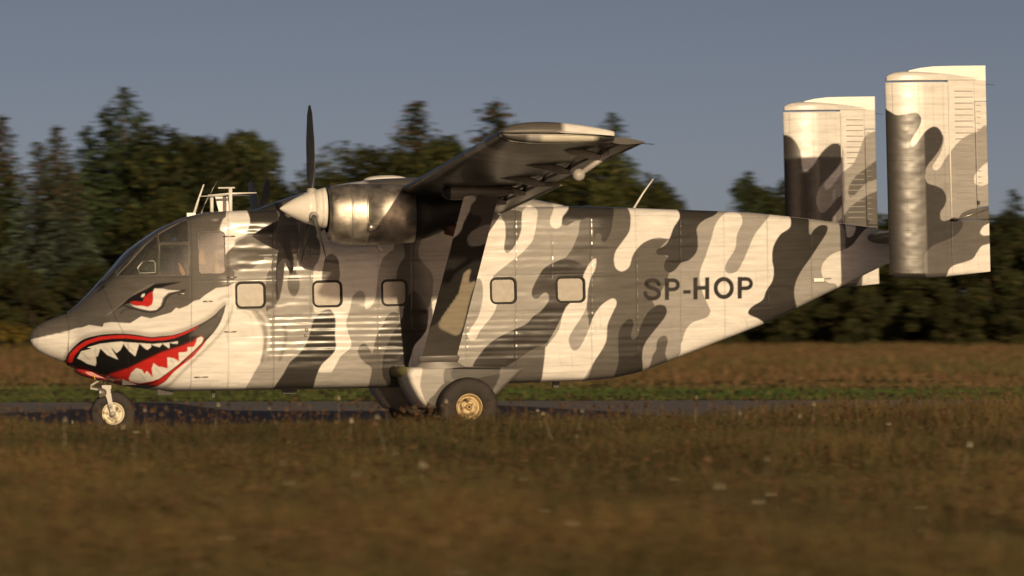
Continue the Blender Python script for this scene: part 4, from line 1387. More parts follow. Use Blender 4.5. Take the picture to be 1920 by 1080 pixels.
def wing(sgn):
    Ys = np.linspace(.90, 9.72, 110)
    cs = [.765 * (k / 28) ** 1.7 for k in range(28, -1, -1)]
    rings = []
    for Y in Ys:
        ring = [foil_point(c, True, sgn * Y) for c in cs] + [foil_point(c, False, sgn * Y) for c in cs[::-1][1:]]
        rings.append([(a, b, z + .0012 * float(value_noise(np.array([a]), np.array([b]), .25, .35, 61)[0])) for a, b, z in ring])
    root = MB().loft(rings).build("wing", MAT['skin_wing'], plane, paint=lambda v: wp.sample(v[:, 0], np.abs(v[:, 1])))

    def surface(name, Y0, Y1, defl, drop, parent=root):
        ca = [.755, .775, .80, .84, .88, .92, .96, 1.0]
        rg = []
        for Y in np.linspace(Y0, Y1, 40):
            pts = []
            for up, seq in ((True, ca[::-1]), (False, ca[1:])):
                for c in seq:
                    t = (c - .755) / .245
                    th = .052 * math.sqrt(t) * (1 - t) * 1.9 + .003
                    a = math.radians(defl)
                    x, z = CHORD0 + c * CHORD, wing_z(Y) - .098 * c + .012 - drop + (th * .8 if up else -th)
                    dx = x - (CHORD0 + .755 * CHORD)
                    pts.append((x - dx * (1 - math.cos(a)), sgn * Y, z - dx * math.sin(a)))
            rg.append(pts)
        o = MB().loft(rg).build(name, MAT['skin_wing'], parent, paint=lambda v: wp.sample(v[:, 0], np.abs(v[:, 1])))
        # pressed stiffening beads under the sheet, hundreds along the span
        mb = MB()
        a = math.radians(defl)
        for Y in np.arange(Y0 + .06, Y1 - .04, .085):
            zb0 = wing_z(Y) - .098 * .82 + .012 - drop - .036 - .08 * math.sin(a)
            x0, x1 = CHORD0 + .80 * CHORD, CHORD0 + .985 * CHORD
            zb1 = wing_z(Y) - .098 * .985 + .012 - drop - .012 - .37 * math.sin(a)
            mb.add([(x0, sgn * (Y - .012), zb0), (x0, sgn * (Y + .012), zb0), (x1, sgn * (Y + .008), zb1), (x1, sgn * (Y - .008), zb1), (x0, sgn * Y, zb0 - .010), (x1, sgn * Y, zb1 - .006)],
                   [(0, 4, 5, 3), (4, 1, 2, 5), (0, 1, 4), (3, 5, 2)])
        mb.build("stiffening_beads", MAT['mid_grey'], o, kind="stuff")
        return o

    surface("flap", 1.15, 5.15, 7, .030, plane)
    surface("aileron", 5.20, 9.78, 1, .018, plane)
    # tip: an upper and a lower cap with a dark joint between
    for up in (True, False):
        rg = []
        cc = [.77 * (k / 24) ** 1.6 for k in range(25)]
        for Y, s in ((9.724, 1.0), (9.80, .985), (9.85, .94), (9.885, .84), (9.905, .66), (9.915, .42), (9.918, .15)):
            line = []
            for c in cc:
                x, y, z = foil_point(c, up, sgn * Y)
                zm = wing_z(Y) + (foil(c, True) * .42 + foil(c, False) * .58) - .098 * c
                line.append((x, y, zm + (z - zm) * (s if up else s * .96) + (.006 if up else -.008)))
            base = []
            for c in cc[::-1]:
                zm = wing_z(Y) + (foil(c, True) * .42 + foil(c, False) * .58) - .098 * c
                base.append((CHORD0 + c * CHORD, sgn * (Y - (0 if up else .03)), zm + (.006 if up else -.008)))
            rg.append(line + base)

        def tip_col(v, up=up):
            c = np.empty((len(v), 3))
            X = v[:, 0]
            if up:
                c[:] = np.where((X > 5.17 + .15 * (v[:, 2] - 3.3))[:, None], WHITE, (.10, .092, .082))
            else:
                c[:] = np.where((X < 4.78)[:, None], MID, np.where((X < 4.92)[:, None], LIGHT, np.where((X > 5.55)[:, None], DARK, (.66, .62, .52))))
            return c
        MB().loft(rg).build("tip_cap", MAT['skin_ext'], root, paint=tip_col)
    MB().box((5.1, sgn * 9.78, wing_z(9.78) - .03), (1.1, .06, .02)).build("tip_joint", MAT['black'], root)
    # hinge brackets of flap and aileron
    for Y in (1.9, 3.1, 4.4, 5.6, 7.2, 8.95):
        zt_ = wing_z(Y) - .098 * .6 + foil(.6, False) + .02
        mb = MB()
        x0 = 4.98 if Y < 8 else 5.25
        mb.prism([(x0, zt_ + .045), (5.45, zt_ - .07), (5.72, zt_ - .135), (5.80, zt_ - .13), (5.80, zt_ - .09), (5.60, zt_ - .02), (5.70, zt_ + .03)], sgn * Y - .022, sgn * Y + .022)
        mb.build("hinge_fairing", MAT['dark_grey'], root)
        mb = MB().tube([(5.74, sgn * Y, zt_ - .11), (5.84, sgn * Y, zt_ - .005)], .022, 8)
        mb.tube([(5.60, sgn * Y, zt_ - .02), (5.80, sgn * Y, zt_ - .09)], .012, 6)
        mb.build("hinge_arm", MAT['black'], root)
    # mass balance: bent arm with a disc-shaped weight
    zt_ = wing_z(8.95) - .1
    pa = [at(1139, 272, -8.95), at(1136, 292, -8.95), at(1120, 303, -8.95), at(1085, 328, -8.95)]
    MB().tube([(a, sgn * 8.95, b) for a, b in pa], [.03, .036, .036, .028], 10).build("balance_arm", MAT['light_grey'], root)
    c = pa[-1]
    MB().lathe([(-.05, .0), (-.048, .03), (-.03, .060), (0, .072), (.03, .060), (.048, .03), (.05, 0)], (c[0], sgn * 8.95, c[1]), 'Y', 24).build("balance_weight", MAT['light_grey'], root)
    # small spike and static wicks
    zt_ = wing_z(9.4) - .1
    MB().tube([(6.11, sgn * 9.6, zt_ + .0), (6.26, sgn * 9.6, zt_ - .01)], .004, 5).build("static_wick", MAT['black'], root)
    MB().tube([(6.11, sgn * 8.0, wing_z(8) - .1), (6.22, sgn * 8.0, wing_z(8) - .12)], .004, 5).build("static_wick", MAT['black'], root)
    # slim pod under the wing where the strut meets it
    Y = 4.45
    zp = wing_z(Y) - .17
    MB().lathe([(4.76, 0), (4.765, .035), (4.79, .07), (4.83, .088), (4.9, .095), (5.15, .092), (5.4, .07), (5.62, .03), (5.66, 0)], (0, sgn * Y, zp), 'X', 20).build("strut_pod", MAT['mid_grey'], root)
    MB().lathe([(4.752, 0), (4.757, .035), (4.782, .072), (4.826, .091), (4.85, .094)], (0, sgn * Y, zp), 'X', 20).build("pod_lens", MAT['panel'], root)
    return root


wing(-1)
wing(1)

# ---------------------------------------------------------------- bracing struts
stp = Paint(4.6, 5.7, .7, 3.1, .008, MID)


def strut_pts(pts):
    out = []
    for px, py in pts:
        Y = -3.0
        for _ in range(4):
            X, Z = at(px, py, Y)
            Y = -1.9 - (Z - .85) / 1.95 * 2.65
        out.append((X, Z))
    return out


z5 = lambda pts: strut_pts([(770 + a / 4.5, 360 + b / 4.5) for a, b in pts])
stp.fill(rounded(z5([(430, 20), (500, 20), (550, 40), (545, 70), (510, 110), (490, 170), (450, 250), (420, 330), (370, 380), (330, 390), (400, 60)])), WHITE)
stp.fill(rounded(z5([(500, 170), (530, 195), (580, 200), (600, 240), (570, 290), (510, 340), (480, 400), (500, 450), (560, 455), (640, 430), (640, 560), (570, 740), (530, 765), (495, 760), (490, 720), (505, 670), (490, 655), (450, 690), (420, 790), (400, 860), (340, 950),
                         (270, 1050), (200, 1120), (130, 1120), (260, 700), (340, 500), (350, 400), (420, 350), (450, 260)])), (.045, .042, .04))
stp.fill(rounded(z5([(510, 340), (480, 400), (500, 450), (560, 455), (640, 420), (680, 280), (600, 290)])), LIGHT)
stp.fill(rounded(z5([(505, 665), (490, 655), (450, 690), (420, 790), (400, 860), (340, 950), (270, 1050), (240, 1130), (310, 1180), (420, 1190), (500, 900), (545, 760), (495, 760)])), (.50, .44, .33))


def strut(sgn):
    rings = []
    A0, A1, B0, B1 = (4.868, .86), (5.325, .855), (5.005, 2.80), (5.43, 2.78)
    for t in np.linspace(0, 1, 130):
        Y = -(1.9 + 2.65 * t)
        x0, x1 = A0[0] + (B0[0] - A0[0]) * t, A1[0] + (B1[0] - A1[0]) * t
        z0 = A0[1] + (B0[1] - A0[1]) * t
        ring = []
        for k in range(60):
            a = 2 * math.pi * k / 60
            c = .5 - .5 * math.cos(a)
            y = .34 * (.2969 * math.sqrt(c) - .126 * c - .3516 * c * c + .2843 * c ** 3 - .1015 * c ** 4) * (1 if a < math.pi else -1)
            ring.append((x0 + c * (x1 - x0), -sgn * (Y - y * .8), z0 + y * .55))
        rings.append(ring)
    MB().loft(rings).build("wing_strut", MAT['skin_ext'], plane, paint=lambda v: stp.sample(v[:, 0], v[:, 2]))
    # flared collar where the strut enters the sponson
    rg = []
    for t, g in ((0, .0), (.06, .012), (.10, .02), (.14, .012), (.16, 0)):
        rg.append([(5.095 + (.25 + g) * math.cos(a) + .01 * t, sgn * (1.88 + t * .25 + (.075 + g) * math.sin(a)), .82 + t * .5) for a in np.linspace(0, 2 * math.pi, 28, endpoint=False)])
    MB().loft(rg).build("strut_collar", MAT['mid_grey'], plane)
    rg = []
    for t in np.linspace(0, 1, 6):
        e = (1 - t) ** 2.2
        rg.append([(5.10 + (.24 + .26 * e) * math.cos(a) + .06 * e, sgn * (1.86 + (.075 + .10 * e) * math.sin(a) - .10 * e), .70 + .14 * t) for a in np.linspace(0, 2 * math.pi, 28, endpoint=False)])
    MB().loft(rg).build("strut_fillet", MAT['mid_grey'], plane)


strut(-1)
strut(1)


# ---------------------------------------------------------------- sponsons and main wheels
spp = Paint(4.4, 6.4, 0.0, 1.0, .008, LIGHT)
sq = lambda pts: [at(660 + a / 4.8, 640 + b / 4.8, -1.93) for a, b in pts]
spp.fill(rounded(sq([(470, 230), (620, 225), (625, 300), (612, 380), (625, 450), (650, 520), (690, 590), (640, 620), (460, 560), (430, 240)])), (.70, .67, .62))
spp.fill(rounded(sq([(840, 240), (980, 200), (1350, 200), (1360, 270), (1310, 360), (1260, 460), (1100, 420), (900, 420), (830, 380)])), MID)
spp.fill(rounded(sq([(960, 200), (1340, 200), (1355, 250), (1310, 360), (1260, 450), (1100, 400), (900, 330)])), DARK)
spp.fill(rounded(sq([(1360, 220), (1600, 200), (1580, 260), (1290, 490), (1270, 430), (1320, 350)])), NEAR_MID)
spp.fill(rounded(sq([(690, 530), (740, 480), (830, 380), (900, 480), (860, 700), (680, 620)])), MID)
sp_outline = [at(px, py, -1.93) for px, py in [(764, 698), (768, 691), (778, 688), (830, 687), (900, 687), (960, 688), (983, 690), (970, 705), (950, 724), (930, 743), (900, 752), (850, 757), (822, 768), (805, 767), (792, 757), (780, 741), (770, 722), (765, 708)]]
so = rounded(sp_outline, 16)


def sponson(sgn):
    cen = so.mean(0)
    rings = []
    for Y, s in ((1.0, 1.0), (1.45, 1.0), (1.72, 1.0), (1.82, .99), (1.88, .965), (1.92, .915), (1.94, .84)) + tuple((1.942 + .0001 * k, .84 - .0168 * k) for k in range(1, 50)):
        rings.append([(cen[0] + (a - cen[0]) * (s * .5 + .5 if s > .83 else s * 1.095), sgn * Y, cen[1] + .02 + (b - cen[1] - .02) * s) for a, b in so])
    root = MB().loft(rings).build("sponson", MAT['skin_ext'], plane, paint=lambda v: spp.sample(v[:, 0], v[:, 2]))
    c = at(808, 701, -1.93)
    MB().lathe([(0, 0), (.006, .045), (.002, .052)], (c[0], sgn * 1.925, c[1]), 'Y', 20).build("access_cover", MAT['light_grey'], root)
    mb = MB()
    for k in range(7):
        mb.box((5.30 + .045 * k, sgn * 1.915, .655), (.034, .03, .022))
    mb.build("louvre", MAT['steel'], root)
    a = at(748, 700, -1.3)
    MB().tube([(a[0] - .02, sgn * 1.02, a[1] + .03), (4.74, sgn * 1.80, .70)], [.075, .060], 14).build("fuel_pipe", MAT['olive'], plane)


def wheel(cx, cy, cz, r, w, name, rim_mat, face, rim_r):
    """rim mesh with a tyre as its part; face = side the camera sees"""
    mb = MB()
    f = face
    mb.lathe([(f * w * .30, .0), (f * w * .36, rim_r * .10), (f * w * .36, rim_r * .16), (f * w * .28, rim_r * .20), (f * w * .20, rim_r * .34), (f * w * .26, rim_r * .46), (f * w * .26, rim_r * .60), (f * w * .14, rim_r * .72), (f * w * .16, rim_r * .84),
              (f * w * .40, rim_r * .93), (f * w * .43, rim_r * 1.0), (f * w * .30, rim_r * 1.05), (-f * w * .40, rim_r * 1.05), (-f * w * .40, rim_r * .5), (-f * w * .2, 0)], (cx, cy, cz), 'Y', 40)
    root = mb.build(name, rim_mat, plane)
    mb = MB()
    P = [(-.40, rim_r * 1.02), (-.47, rim_r * 1.10), (-.50, r * .72), (-.49, r * .84), (-.44, r * .93), (-.36, r * .975), (-.24, r * .99), (-.22, r * .975), (-.20, r * .995), (-.02, r), (.0, r * .98), (.02, r), (.20, r * .995), (.22, r * .975), (.24, r * .99), (.36, r * .975), (.44, r * .93), (.49, r * .84),
         (.505, r * .80), (.50, r * .72), (.49, r * .66), (.47, rim_r * 1.10), (.40, rim_r * 1.02)]
    mb.lathe([(a * w, b) for a, b in P], (cx, cy, cz), 'Y', 56)
    mb.build("tyre", MAT['tyre'], root)
    for k in range(8):
        a = 2 * math.pi * k / 8
        MB().lathe([(f * w * .27, .0), (f * w * .30, .008), (f * w * .24, .012)], (cx + rim_r * .53 * math.cos(a), cy, cz + rim_r * .53 * math.sin(a)), 'Y', 8).build("bolt", MAT['steel'], root)
    MB().lathe([(f * w * .42, 0), (f * w * .42, rim_r * .07), (f * w * .34, rim_r * .11)], (cx, cy, cz), 'Y', 14).build("hub_cap", MAT['black'], root)
    return root


for sgn in (-1, 1):
    sponson(sgn)
mwx, mwz = at(877, 763, -2.1)
wheel(mwx, -2.12, mwz, .380, .27, "main_wheel", MAT['rim'], -1, .168)
wheel(mwx, 2.12, mwz + .065, .380, .27, "main_wheel", MAT['rim_white'], -1, .168)
for sgn in (-1, 1):
    MB().tube([(mwx, sgn * 1.85, mwz + (.065 if sgn > 0 else 0)), (mwx, sgn * 2.06, mwz + (.065 if sgn > 0 else 0))], .05, 10).build("axle", MAT['steel'], plane)

# ---------------------------------------------------------------- nose gear
nwx, nwz = at(211.5, 775.5, 0)
nw = wheel(nwx, 0, nwz, .292, .17, "nose_wheel", MAT['rim_white'], -1, .145)
g = lambda px, py, Y=-.1: (lambda q: (q[0], Y, q[1]))(at(px, py, Y))
leg = MB()
for sgn in (-1, 1):
    Y = sgn * .125
    a, b, c = at(199, 727, Y), at(205, 748, Y), at(211.5, 776, Y)
    leg.loft([[(p[0] + dx, Y + dy, p[1]) for dx, dy in ((-w, -.015), (w, -.015), (w, .015), (-w, .015))] for p, w in ((a, .05), (b, .032), (c, .024))], smooth=False)
    leg.lathe([(-.02, 0), (-.02, .034), (.02, .034), (.02, 0)], (c[0], Y, c[1]), 'Y', 16)
a = at(198, 726, 0)
leg.box((a[0], 0, a[1]), (.12, .30, .05))
leg.build("nose_gear_fork", MAT['light_grey'], plane)
p0, p1 = at(198, 726, 0), at(196, 700, 0)
MB().tube([(p0[0], 0, p0[1]), (p1[0], 0, p1[1] + .1)], .032, 14).build("nose_gear_strut", MAT['steel'], plane)
MB().tube([g(187, 713), g(171, 722), g(170, 728), g(186, 731), g(199, 729)], [.016, .016, .018, .018, .016], 8).build("torque_link", MAT['light_grey'], plane)
lc = at(190, 736, -.17)
MB().lathe([(.07, 0), (.065, .03), (.03, .055), (-.02, .068), (-.03, .07), (-.032, .0)], (lc[0], -.17, lc[1]), 'X', 20).build("taxi_light", MAT['steel'], plane)
MB().lathe([(-.036, 0), (-.034, .03), (-.031, .064)], (lc[0], -.17, lc[1]), 'X', 20).build("taxi_light_lens", MAT['lamp'], plane)
MB().tube([g(172, 716), g(170, 724), g(174, 731), g(190, 732)], .006, 6).build("brake_hose", MAT['rubber'], plane)
chin = rounded([at(px, py, -.2) for px, py in [(143, 692), (150, 701), (170, 708), (205, 714), (216, 712), (206, 704), (170, 694)]], 4)
mb = MB()
cc_ = chin.mean(0)
mb.loft([[(cc_[0] + (a - cc_[0]) * s, Y, cc_[1] + (b - cc_[1]) * s) for a, b in chin] for Y, s in ((-.30, .55), (-.27, .85), (-.2, 1), (.2, 1), (.27, .85), (.30, .55))])
chn = mb.build("nose_gear_door", plain("chin_red", (.30, .02, .018), .4, 0, .5, .25, 6), plane)
MB().tube([g(176, 702, -.302), g(178, 712, -.30)], .007, 6).build("yellow_stripe", plain("yellow_paint", (.6, .4, .03), .5), chn)

# ---------------------------------------------------------------- engines
def engine(sgn):
    Y0 = 2.68 * sgn
    X0, Zc = 3.36, 2.782
    S = [(3.575, 3.030, 2.47, .30), (3.60, 3.045, 2.40, .335), (3.66, 3.058, 2.35, .355), (3.78, 3.072, 2.323, .368), (3.95, 3.08, 2.312, .372), (4.05, 3.08, 2.310, .372)]
    S2 = [(4.055, 3.078, 2.312, .370), (4.3, 3.075, 2.31, .372), (4.5, 3.065, 2.315, .372), (4.665, 3.05, 2.33, .368)]
    S3 = [(4.668, 3.03, 2.345, .352), (4.85, 3.0, 2.38, .345), (5.05, 2.98, 2.46, .32), (5.3, 2.95, 2.60, .27), (5.55, 2.92, 2.76, .2), (5.8, 2.90, 2.86, .1)]

    def shell(S, name, mat, parent, n=48, p=2.4, dents=0):
        rg = []
        for X, t, b, w in S:
            zc, hh = (t + b) / 2, (t - b) / 2
            ring = []
            for k in range(n):
                a = 2 * math.pi * k / n
                r = (abs(math.cos(a) / w) ** p + abs(math.sin(a) / hh) ** p) ** (-1 / p)
                ring.append((X, Y0 + r * math.cos(a), zc + r * math.sin(a)))
            rg.append(ring)
        return MB().loft(rg, caps=(name != "engine_cowl")).build(name, mat, parent)

    fine = []
    for A, B in zip(S, S[1:]):
        for t in (0, .5):
            fine.append(tuple(a + (b - a) * t for a, b in zip(A, B)))
    fine.append(S[-1])
    root = shell(fine, "engine_cowl", MAT['metal'], plane)
    shell(S2, "cowl_panel", MAT['metal'], root)
    shell(S3, "exhaust_nacelle", MAT['black'], root)
    MB().lathe([(3.60, 0), (3.60, .36)], (0, Y0, 2.74), 'X', 32).build("intake", MAT['black'], root)  # flat black disc standing in for the darkness inside the opening
    # riveted joint straps and small scoops
    for X in (3.86, 4.052):
        t, b, w = np.interp(X, [s[0] for s in S + S2], [s[1] for s in S + S2]), np.interp(X, [s[0] for s in S + S2], [s[2] for s in S + S2]), .373
        rg = []
        for dx, gr in ((-.012, 0), (-.010, .004), (.010, .004), (.012, 0)):
            zc, hh = (t + b) / 2, (t - b) / 2 + gr
            rg.append([(X + dx, Y0 + ((abs(math.cos(a) / (w + gr)) ** 2.4 + abs(math.sin(a) / hh) ** 2.4) ** (-1 / 2.4)) * math.cos(a), zc + ((abs(math.cos(a) / (w + gr)) ** 2.4 + abs(math.sin(a) / hh) ** 2.4) ** (-1 / 2.4)) * math.sin(a)) for a in np.linspace(0, 2 * math.pi, 48, endpoint=False)])
        MB().loft(rg, caps=False).build("joint_strap", MAT['steel'], root)
    yo = -1                                    # outboard fittings face the camera on both engines
    sc = at(690, 426, -3.04)
    MB().loft([[(sc[0] + x, Y0 + yo * (.355 + d * s), sc[1] + z * s2) for d, z in ((0, -.06), (.05, -.045), (.065, 0), (.05, .045), (0, .06))] for x, s, s2 in ((0, 1, 1), (.05, .9, .95), (.11, .5, .6), (.15, .1, .1))]).build("air_scoop", MAT['steel'], root)
    for px, py in ((632, 371), (697, 374)):
        a = at(px, py, -2.98)
        MB().add([(a[0] - .07, Y0 + yo * .348, a[1] - .05), (a[0] + .03, Y0 + yo * .348, a[1] + .05), (a[0] + .06, Y0 + yo * .352, a[1] + .01), (a[0] + .02, Y0 + yo * .385, a[1] + .02)], [(0, 1, 3), (1, 2, 3), (2, 0, 3), (0, 2, 1)]).build("vent_flush", MAT['steel'], root)
    a = at(710, 458, -2.68)
    MB().tube([(a[0], Y0, a[1] + .02), (a[0], Y0, a[1] - .05), (a[0] + .03, Y0, a[1] - .085), (a[0] + .08, Y0, a[1] - .09)], [.03, .028, .024, .02], 8).build("drain_pipe", MAT['light_grey'], root)
    MB().loft([[(5.06 + t * .22, Y0 + yo * .12 + .075 * math.cos(k), 2.50 - .05 * t + .085 * math.sin(k)) for k in np.linspace(0, 2 * math.pi, 16, endpoint=False)] for t in (0, .5, 1)]).build("exhaust_pipe", plain("burnt_steel", (.12, .06, .035), .55, .6), root)
    # spinner and three blades
    spn = MB().lathe([(2.982, 0), (2.99, .012), (3.03, .042), (3.10, .088), (3.18, .131), (3.26, .168), (3.33, .195), (3.395, .215), (3.397, .209), (3.41, .209), (3.412, .221), (3.49, .238), (3.497, .238), (3.50, .244), (3.56, .255), (3.565, .24), (3.566, 0)], (0, Y0, Zc), 'X', 48).build("spinner", MAT['spinner'], root)
    for k in range(3):
        ang = math.radians(90 + 120 * k + (62 if sgn > 0 else 0))
        rg = []
        for t in np.linspace(0, 1, 22):
            r = .19 + (1.295 - .19) * t
            ch = np.interp(t, [0, .08, .25, .6, .9, 1.0], [.07, .09, .16, .19, .15, .06])
            tk_ = np.interp(t, [0, .1, .4, 1], [.07, .05, .024, .008])
            pit = math.radians(np.interp(t, [0, .3, 1], [48, 34, 17]))
            ring = []
            for m in range(16):
                q = 2 * math.pi * m / 16
                u, v = ch / 2 * math.cos(q), tk_ / 2 * math.sin(q)
                ax, tg = u * math.sin(pit) + v * math.cos(pit), u * math.cos(pit) - v * math.sin(pit)
                ring.append((X0 + .03 + ax, Y0 + r * math.cos(ang) - tg * math.sin(ang), Zc + r * math.sin(ang) + tg * math.cos(ang)))
            rg.append(ring)
        MB().loft(rg).build("propeller_blade", MAT['blade'], root)
        cu = [(X0 + .03, Y0 + r * math.cos(ang), Zc + r * math.sin(ang)) for r in (.17, .235, .25)]
        MB().tube(cu, [.062, .058, .05], 12).build("blade_cuff", MAT['light_grey'], root)


engine(-1)
engine(1)

# ---------------------------------------------------------------- tail
z8 = lambda pts, Y: [at(1440 + a * .4074, 100 + b * .4074, Y) for a, b in pts]
z6 = lambda pts: [at(1640 + a / 4.908, 110 + b / 4.908, -2.69) for a, b in pts]
z7 = lambda pts: [at(1640 + a / 4.696, 310 + b / 4.696, -2.69) for a, b in pts]
fin_near = Paint(10.7, 12.5, 1.6, 4.7, .007, WHITE)
lt = z6([(622, 700), (632, 760), (600, 870), (530, 980), (530, 1010), (555, 1030), (600, 1000), (640, 930), (700, 850), (780, 760), (850, 710), (950, 670), (1060, 655)]) + z7([(1060, 360), (1000, 355), (900, 375), (820, 395), (760, 430), (735, 460), (700, 520), (560, 520), (420, 400), (420, 60)]) + z6([(440, 900), (560, 760)])
fin_near.fill(rounded(lt, 4), LIGHT)
fin_near.fill(rounded(z7([(1060, 350), (900, 375), (820, 395), (760, 430), (720, 480), (560, 640), (430, 740), (410, 860), (420, 1060), (640, 1060), (1080, 1000), (1080, 400)]), 4), MID)
fin_near.fill(rounded(z7([(1060, -40), (990, -20), (940, 20), (890, 80), (878, 130), (900, 167), (950, 178), (1000, 165), (1060, 140)]), 5), WHITE)
fin_near.fill(rounded(z7([(1060, 500), (1015, 510), (960, 540), (935, 590), (960, 615), (1015, 614), (1060, 610)]), 5), WHITE)
fin_near.fill(rounded(z7([(1070, 670), (1015, 690), (950, 710), (910, 760), (870, 820), (800, 850), (700, 880), (650, 920), (632, 985), (625, 1060), (1100, 1060)]), 5), WHITE)
dk = z6([(20, 430), (125, 475), (200, 520), (300, 505), (370, 500), (410, 530), (418, 580), (390, 650), (350, 710), (325, 770), (335, 810), (370, 790), (420, 720), (470, 660), (530, 628), (580, 640), (615, 690), (622, 760), (590, 840), (530, 920), (480, 980), (455, 1040)]) + \
    z7([(440, 60), (435, 110), (460, 160), (540, 185), (600, 220), (628, 290), (610, 360), (575, 410), (575, 470), (600, 490), (650, 480), (700, 460), (770, 490), (770, 550), (720, 610), (640, 655), (520, 700), (450, 760), (425, 820), (430, 940), (437, 1060), (20, 1060), (20, 300)])
fin_near.fill(rounded(dk, 5), DARK)
fin_far = Paint(10.7, 12.5, 1.6, 4.7, .007, WHITE)
FY = 2.60
fin_far.fill(rounded(z8([(240, 610), (222, 660), (228, 715), (250, 735), (285, 705), (320, 660), (345, 660), (350, 740), (310, 790), (320, 860), (540, 860), (530, 350), (495, 358), (450, 380), (420, 450), (390, 510), (340, 550), (300, 600), (270, 628), (253, 612), (262, 580)], FY), 4), LIGHT)
fin_far.fill(rounded(z8([(370, 620), (400, 570), (450, 530), (530, 480), (530, 560), (450, 600), (400, 650), (375, 662)], FY), 4), MID)
fin_far.fill(rounded(z8([(345, 760), (400, 690), (540, 640), (540, 900), (480, 960), (440, 1010), (420, 1100), (300, 1100), (320, 860)], FY), 4), MID)
fin_far.fill(rounded(z8([(30, 340), (70, 370), (110, 390), (145, 450), (152, 520), (165, 545), (200, 520), (240, 460), (290, 418), (330, 420), (345, 460), (330, 510), (280, 570), (240, 610), (220, 660), (225, 710), (245, 735), (280, 710), (310, 670), (340, 655), (345, 690), (310, 740), (290, 780), (300, 900), (340, 1100), (30, 1100)], FY), 4), DARK)
for P in (fin_near, fin_far):
    for zz in np.arange(2.0, 4.3, .182):
        P.stroke([(10.95, zz), (11.72, zz)], .006, (.03, .027, .024), .35)
    for xx in (11.13, 11.32, 11.52, 11.66):
        P.stroke([(xx, 1.85), (xx, 4.28)], .006, (.03, .027, .024), .3)
    for xx in (11.9, 12.1):
        P.stroke([(xx, 1.85), (xx, 2.5)], .006, (.03, .027, .024), .3)
    P.stroke([(10.985, 1.82), (10.985, 4.29)], .008, (.05, .045, .04), .5)
    for xx in (11.235, 11.50):
        P.stroke(np.array([(xx + .08 * math.cos(a), 2.33 + .08 * math.sin(a)) for a in np.linspace(0, 6.3, 24)]), .006, (.03, .027, .024), .4)

FLE, FTE, FHX = 10.905, 12.262, 11.735


def fin_half(X):
    c = np.clip((X - FLE) / (FTE - FLE), 0, 1)
    nose = .10 * np.sqrt(np.clip(1 - (1 - np.minimum(c, .36) / .36) ** 2, 0, 1))
    return np.where(c < .36, nose, np.interp(c, [.36, .62, 1.0], [.10, .060, .006]))


def lens(name, X, Z, T, Y0, paint, mat, parent, dent=0.0, smooth=True):
    """closed sheet-metal panel: half thickness T either side of the plane Y0"""
    nu, nv = X.shape
    d = dent * (value_noise(X, Z, .22, .09, 71) + .6 * value_noise(X, Z, .09, .06, 72)) * np.clip((11.7 - X) / .1, 0, 1)
    A = np.stack([X, Y0 - T - d, Z], -1).reshape(-1, 3)
    B = np.stack([X, Y0 + T, Z], -1).reshape(-1, 3)
    n = nu * nv
    q1, q2 = grid_quads(nu, nv), grid_quads(nu, nv, True, n)
    e = []
    idx = np.arange(n).reshape(nu, nv)
    for a in (idx[0, :], idx[-1, ::-1], idx[::-1, 0], idx[:, -1]):
        e.append(np.stack([a[:-1], a[1:], a[1:] + n, a[:-1] + n], 1))
    V = np.vstack([A, B])
    me = grid_mesh(name, V, np.vstack([q1, q2] + e), paint.sample(V[:, 0], V[:, 2]), smooth)
    return V, me


def join_meshes(name, mes, mat, parent):
    bm = bmesh.new()
    for me in mes:
        bm.from_mesh(me)
    bmesh.ops.recalc_face_normals(bm, faces=bm.faces)
    out = bpy.data.meshes.new(name)
    bm.to_mesh(out)
    bm.free()
    o = ob(name, out, mat, parent)
    for me in mes:
        bpy.data.meshes.remove(me)
    return o


bead_me = bpy.data.meshes.new("bead")
bead_me.from_pydata([(0, 0, -.009), (0, -.008, 0), (0, 0, .009), (.255, 0, -.007), (.255, -.007, 0), (.255, 0, .007)], [], [(0, 1, 4, 3), (1, 2, 5, 4), (0, 2, 1), (3, 4, 5)])
bead_me.materials.append(MAT['light_grey'])


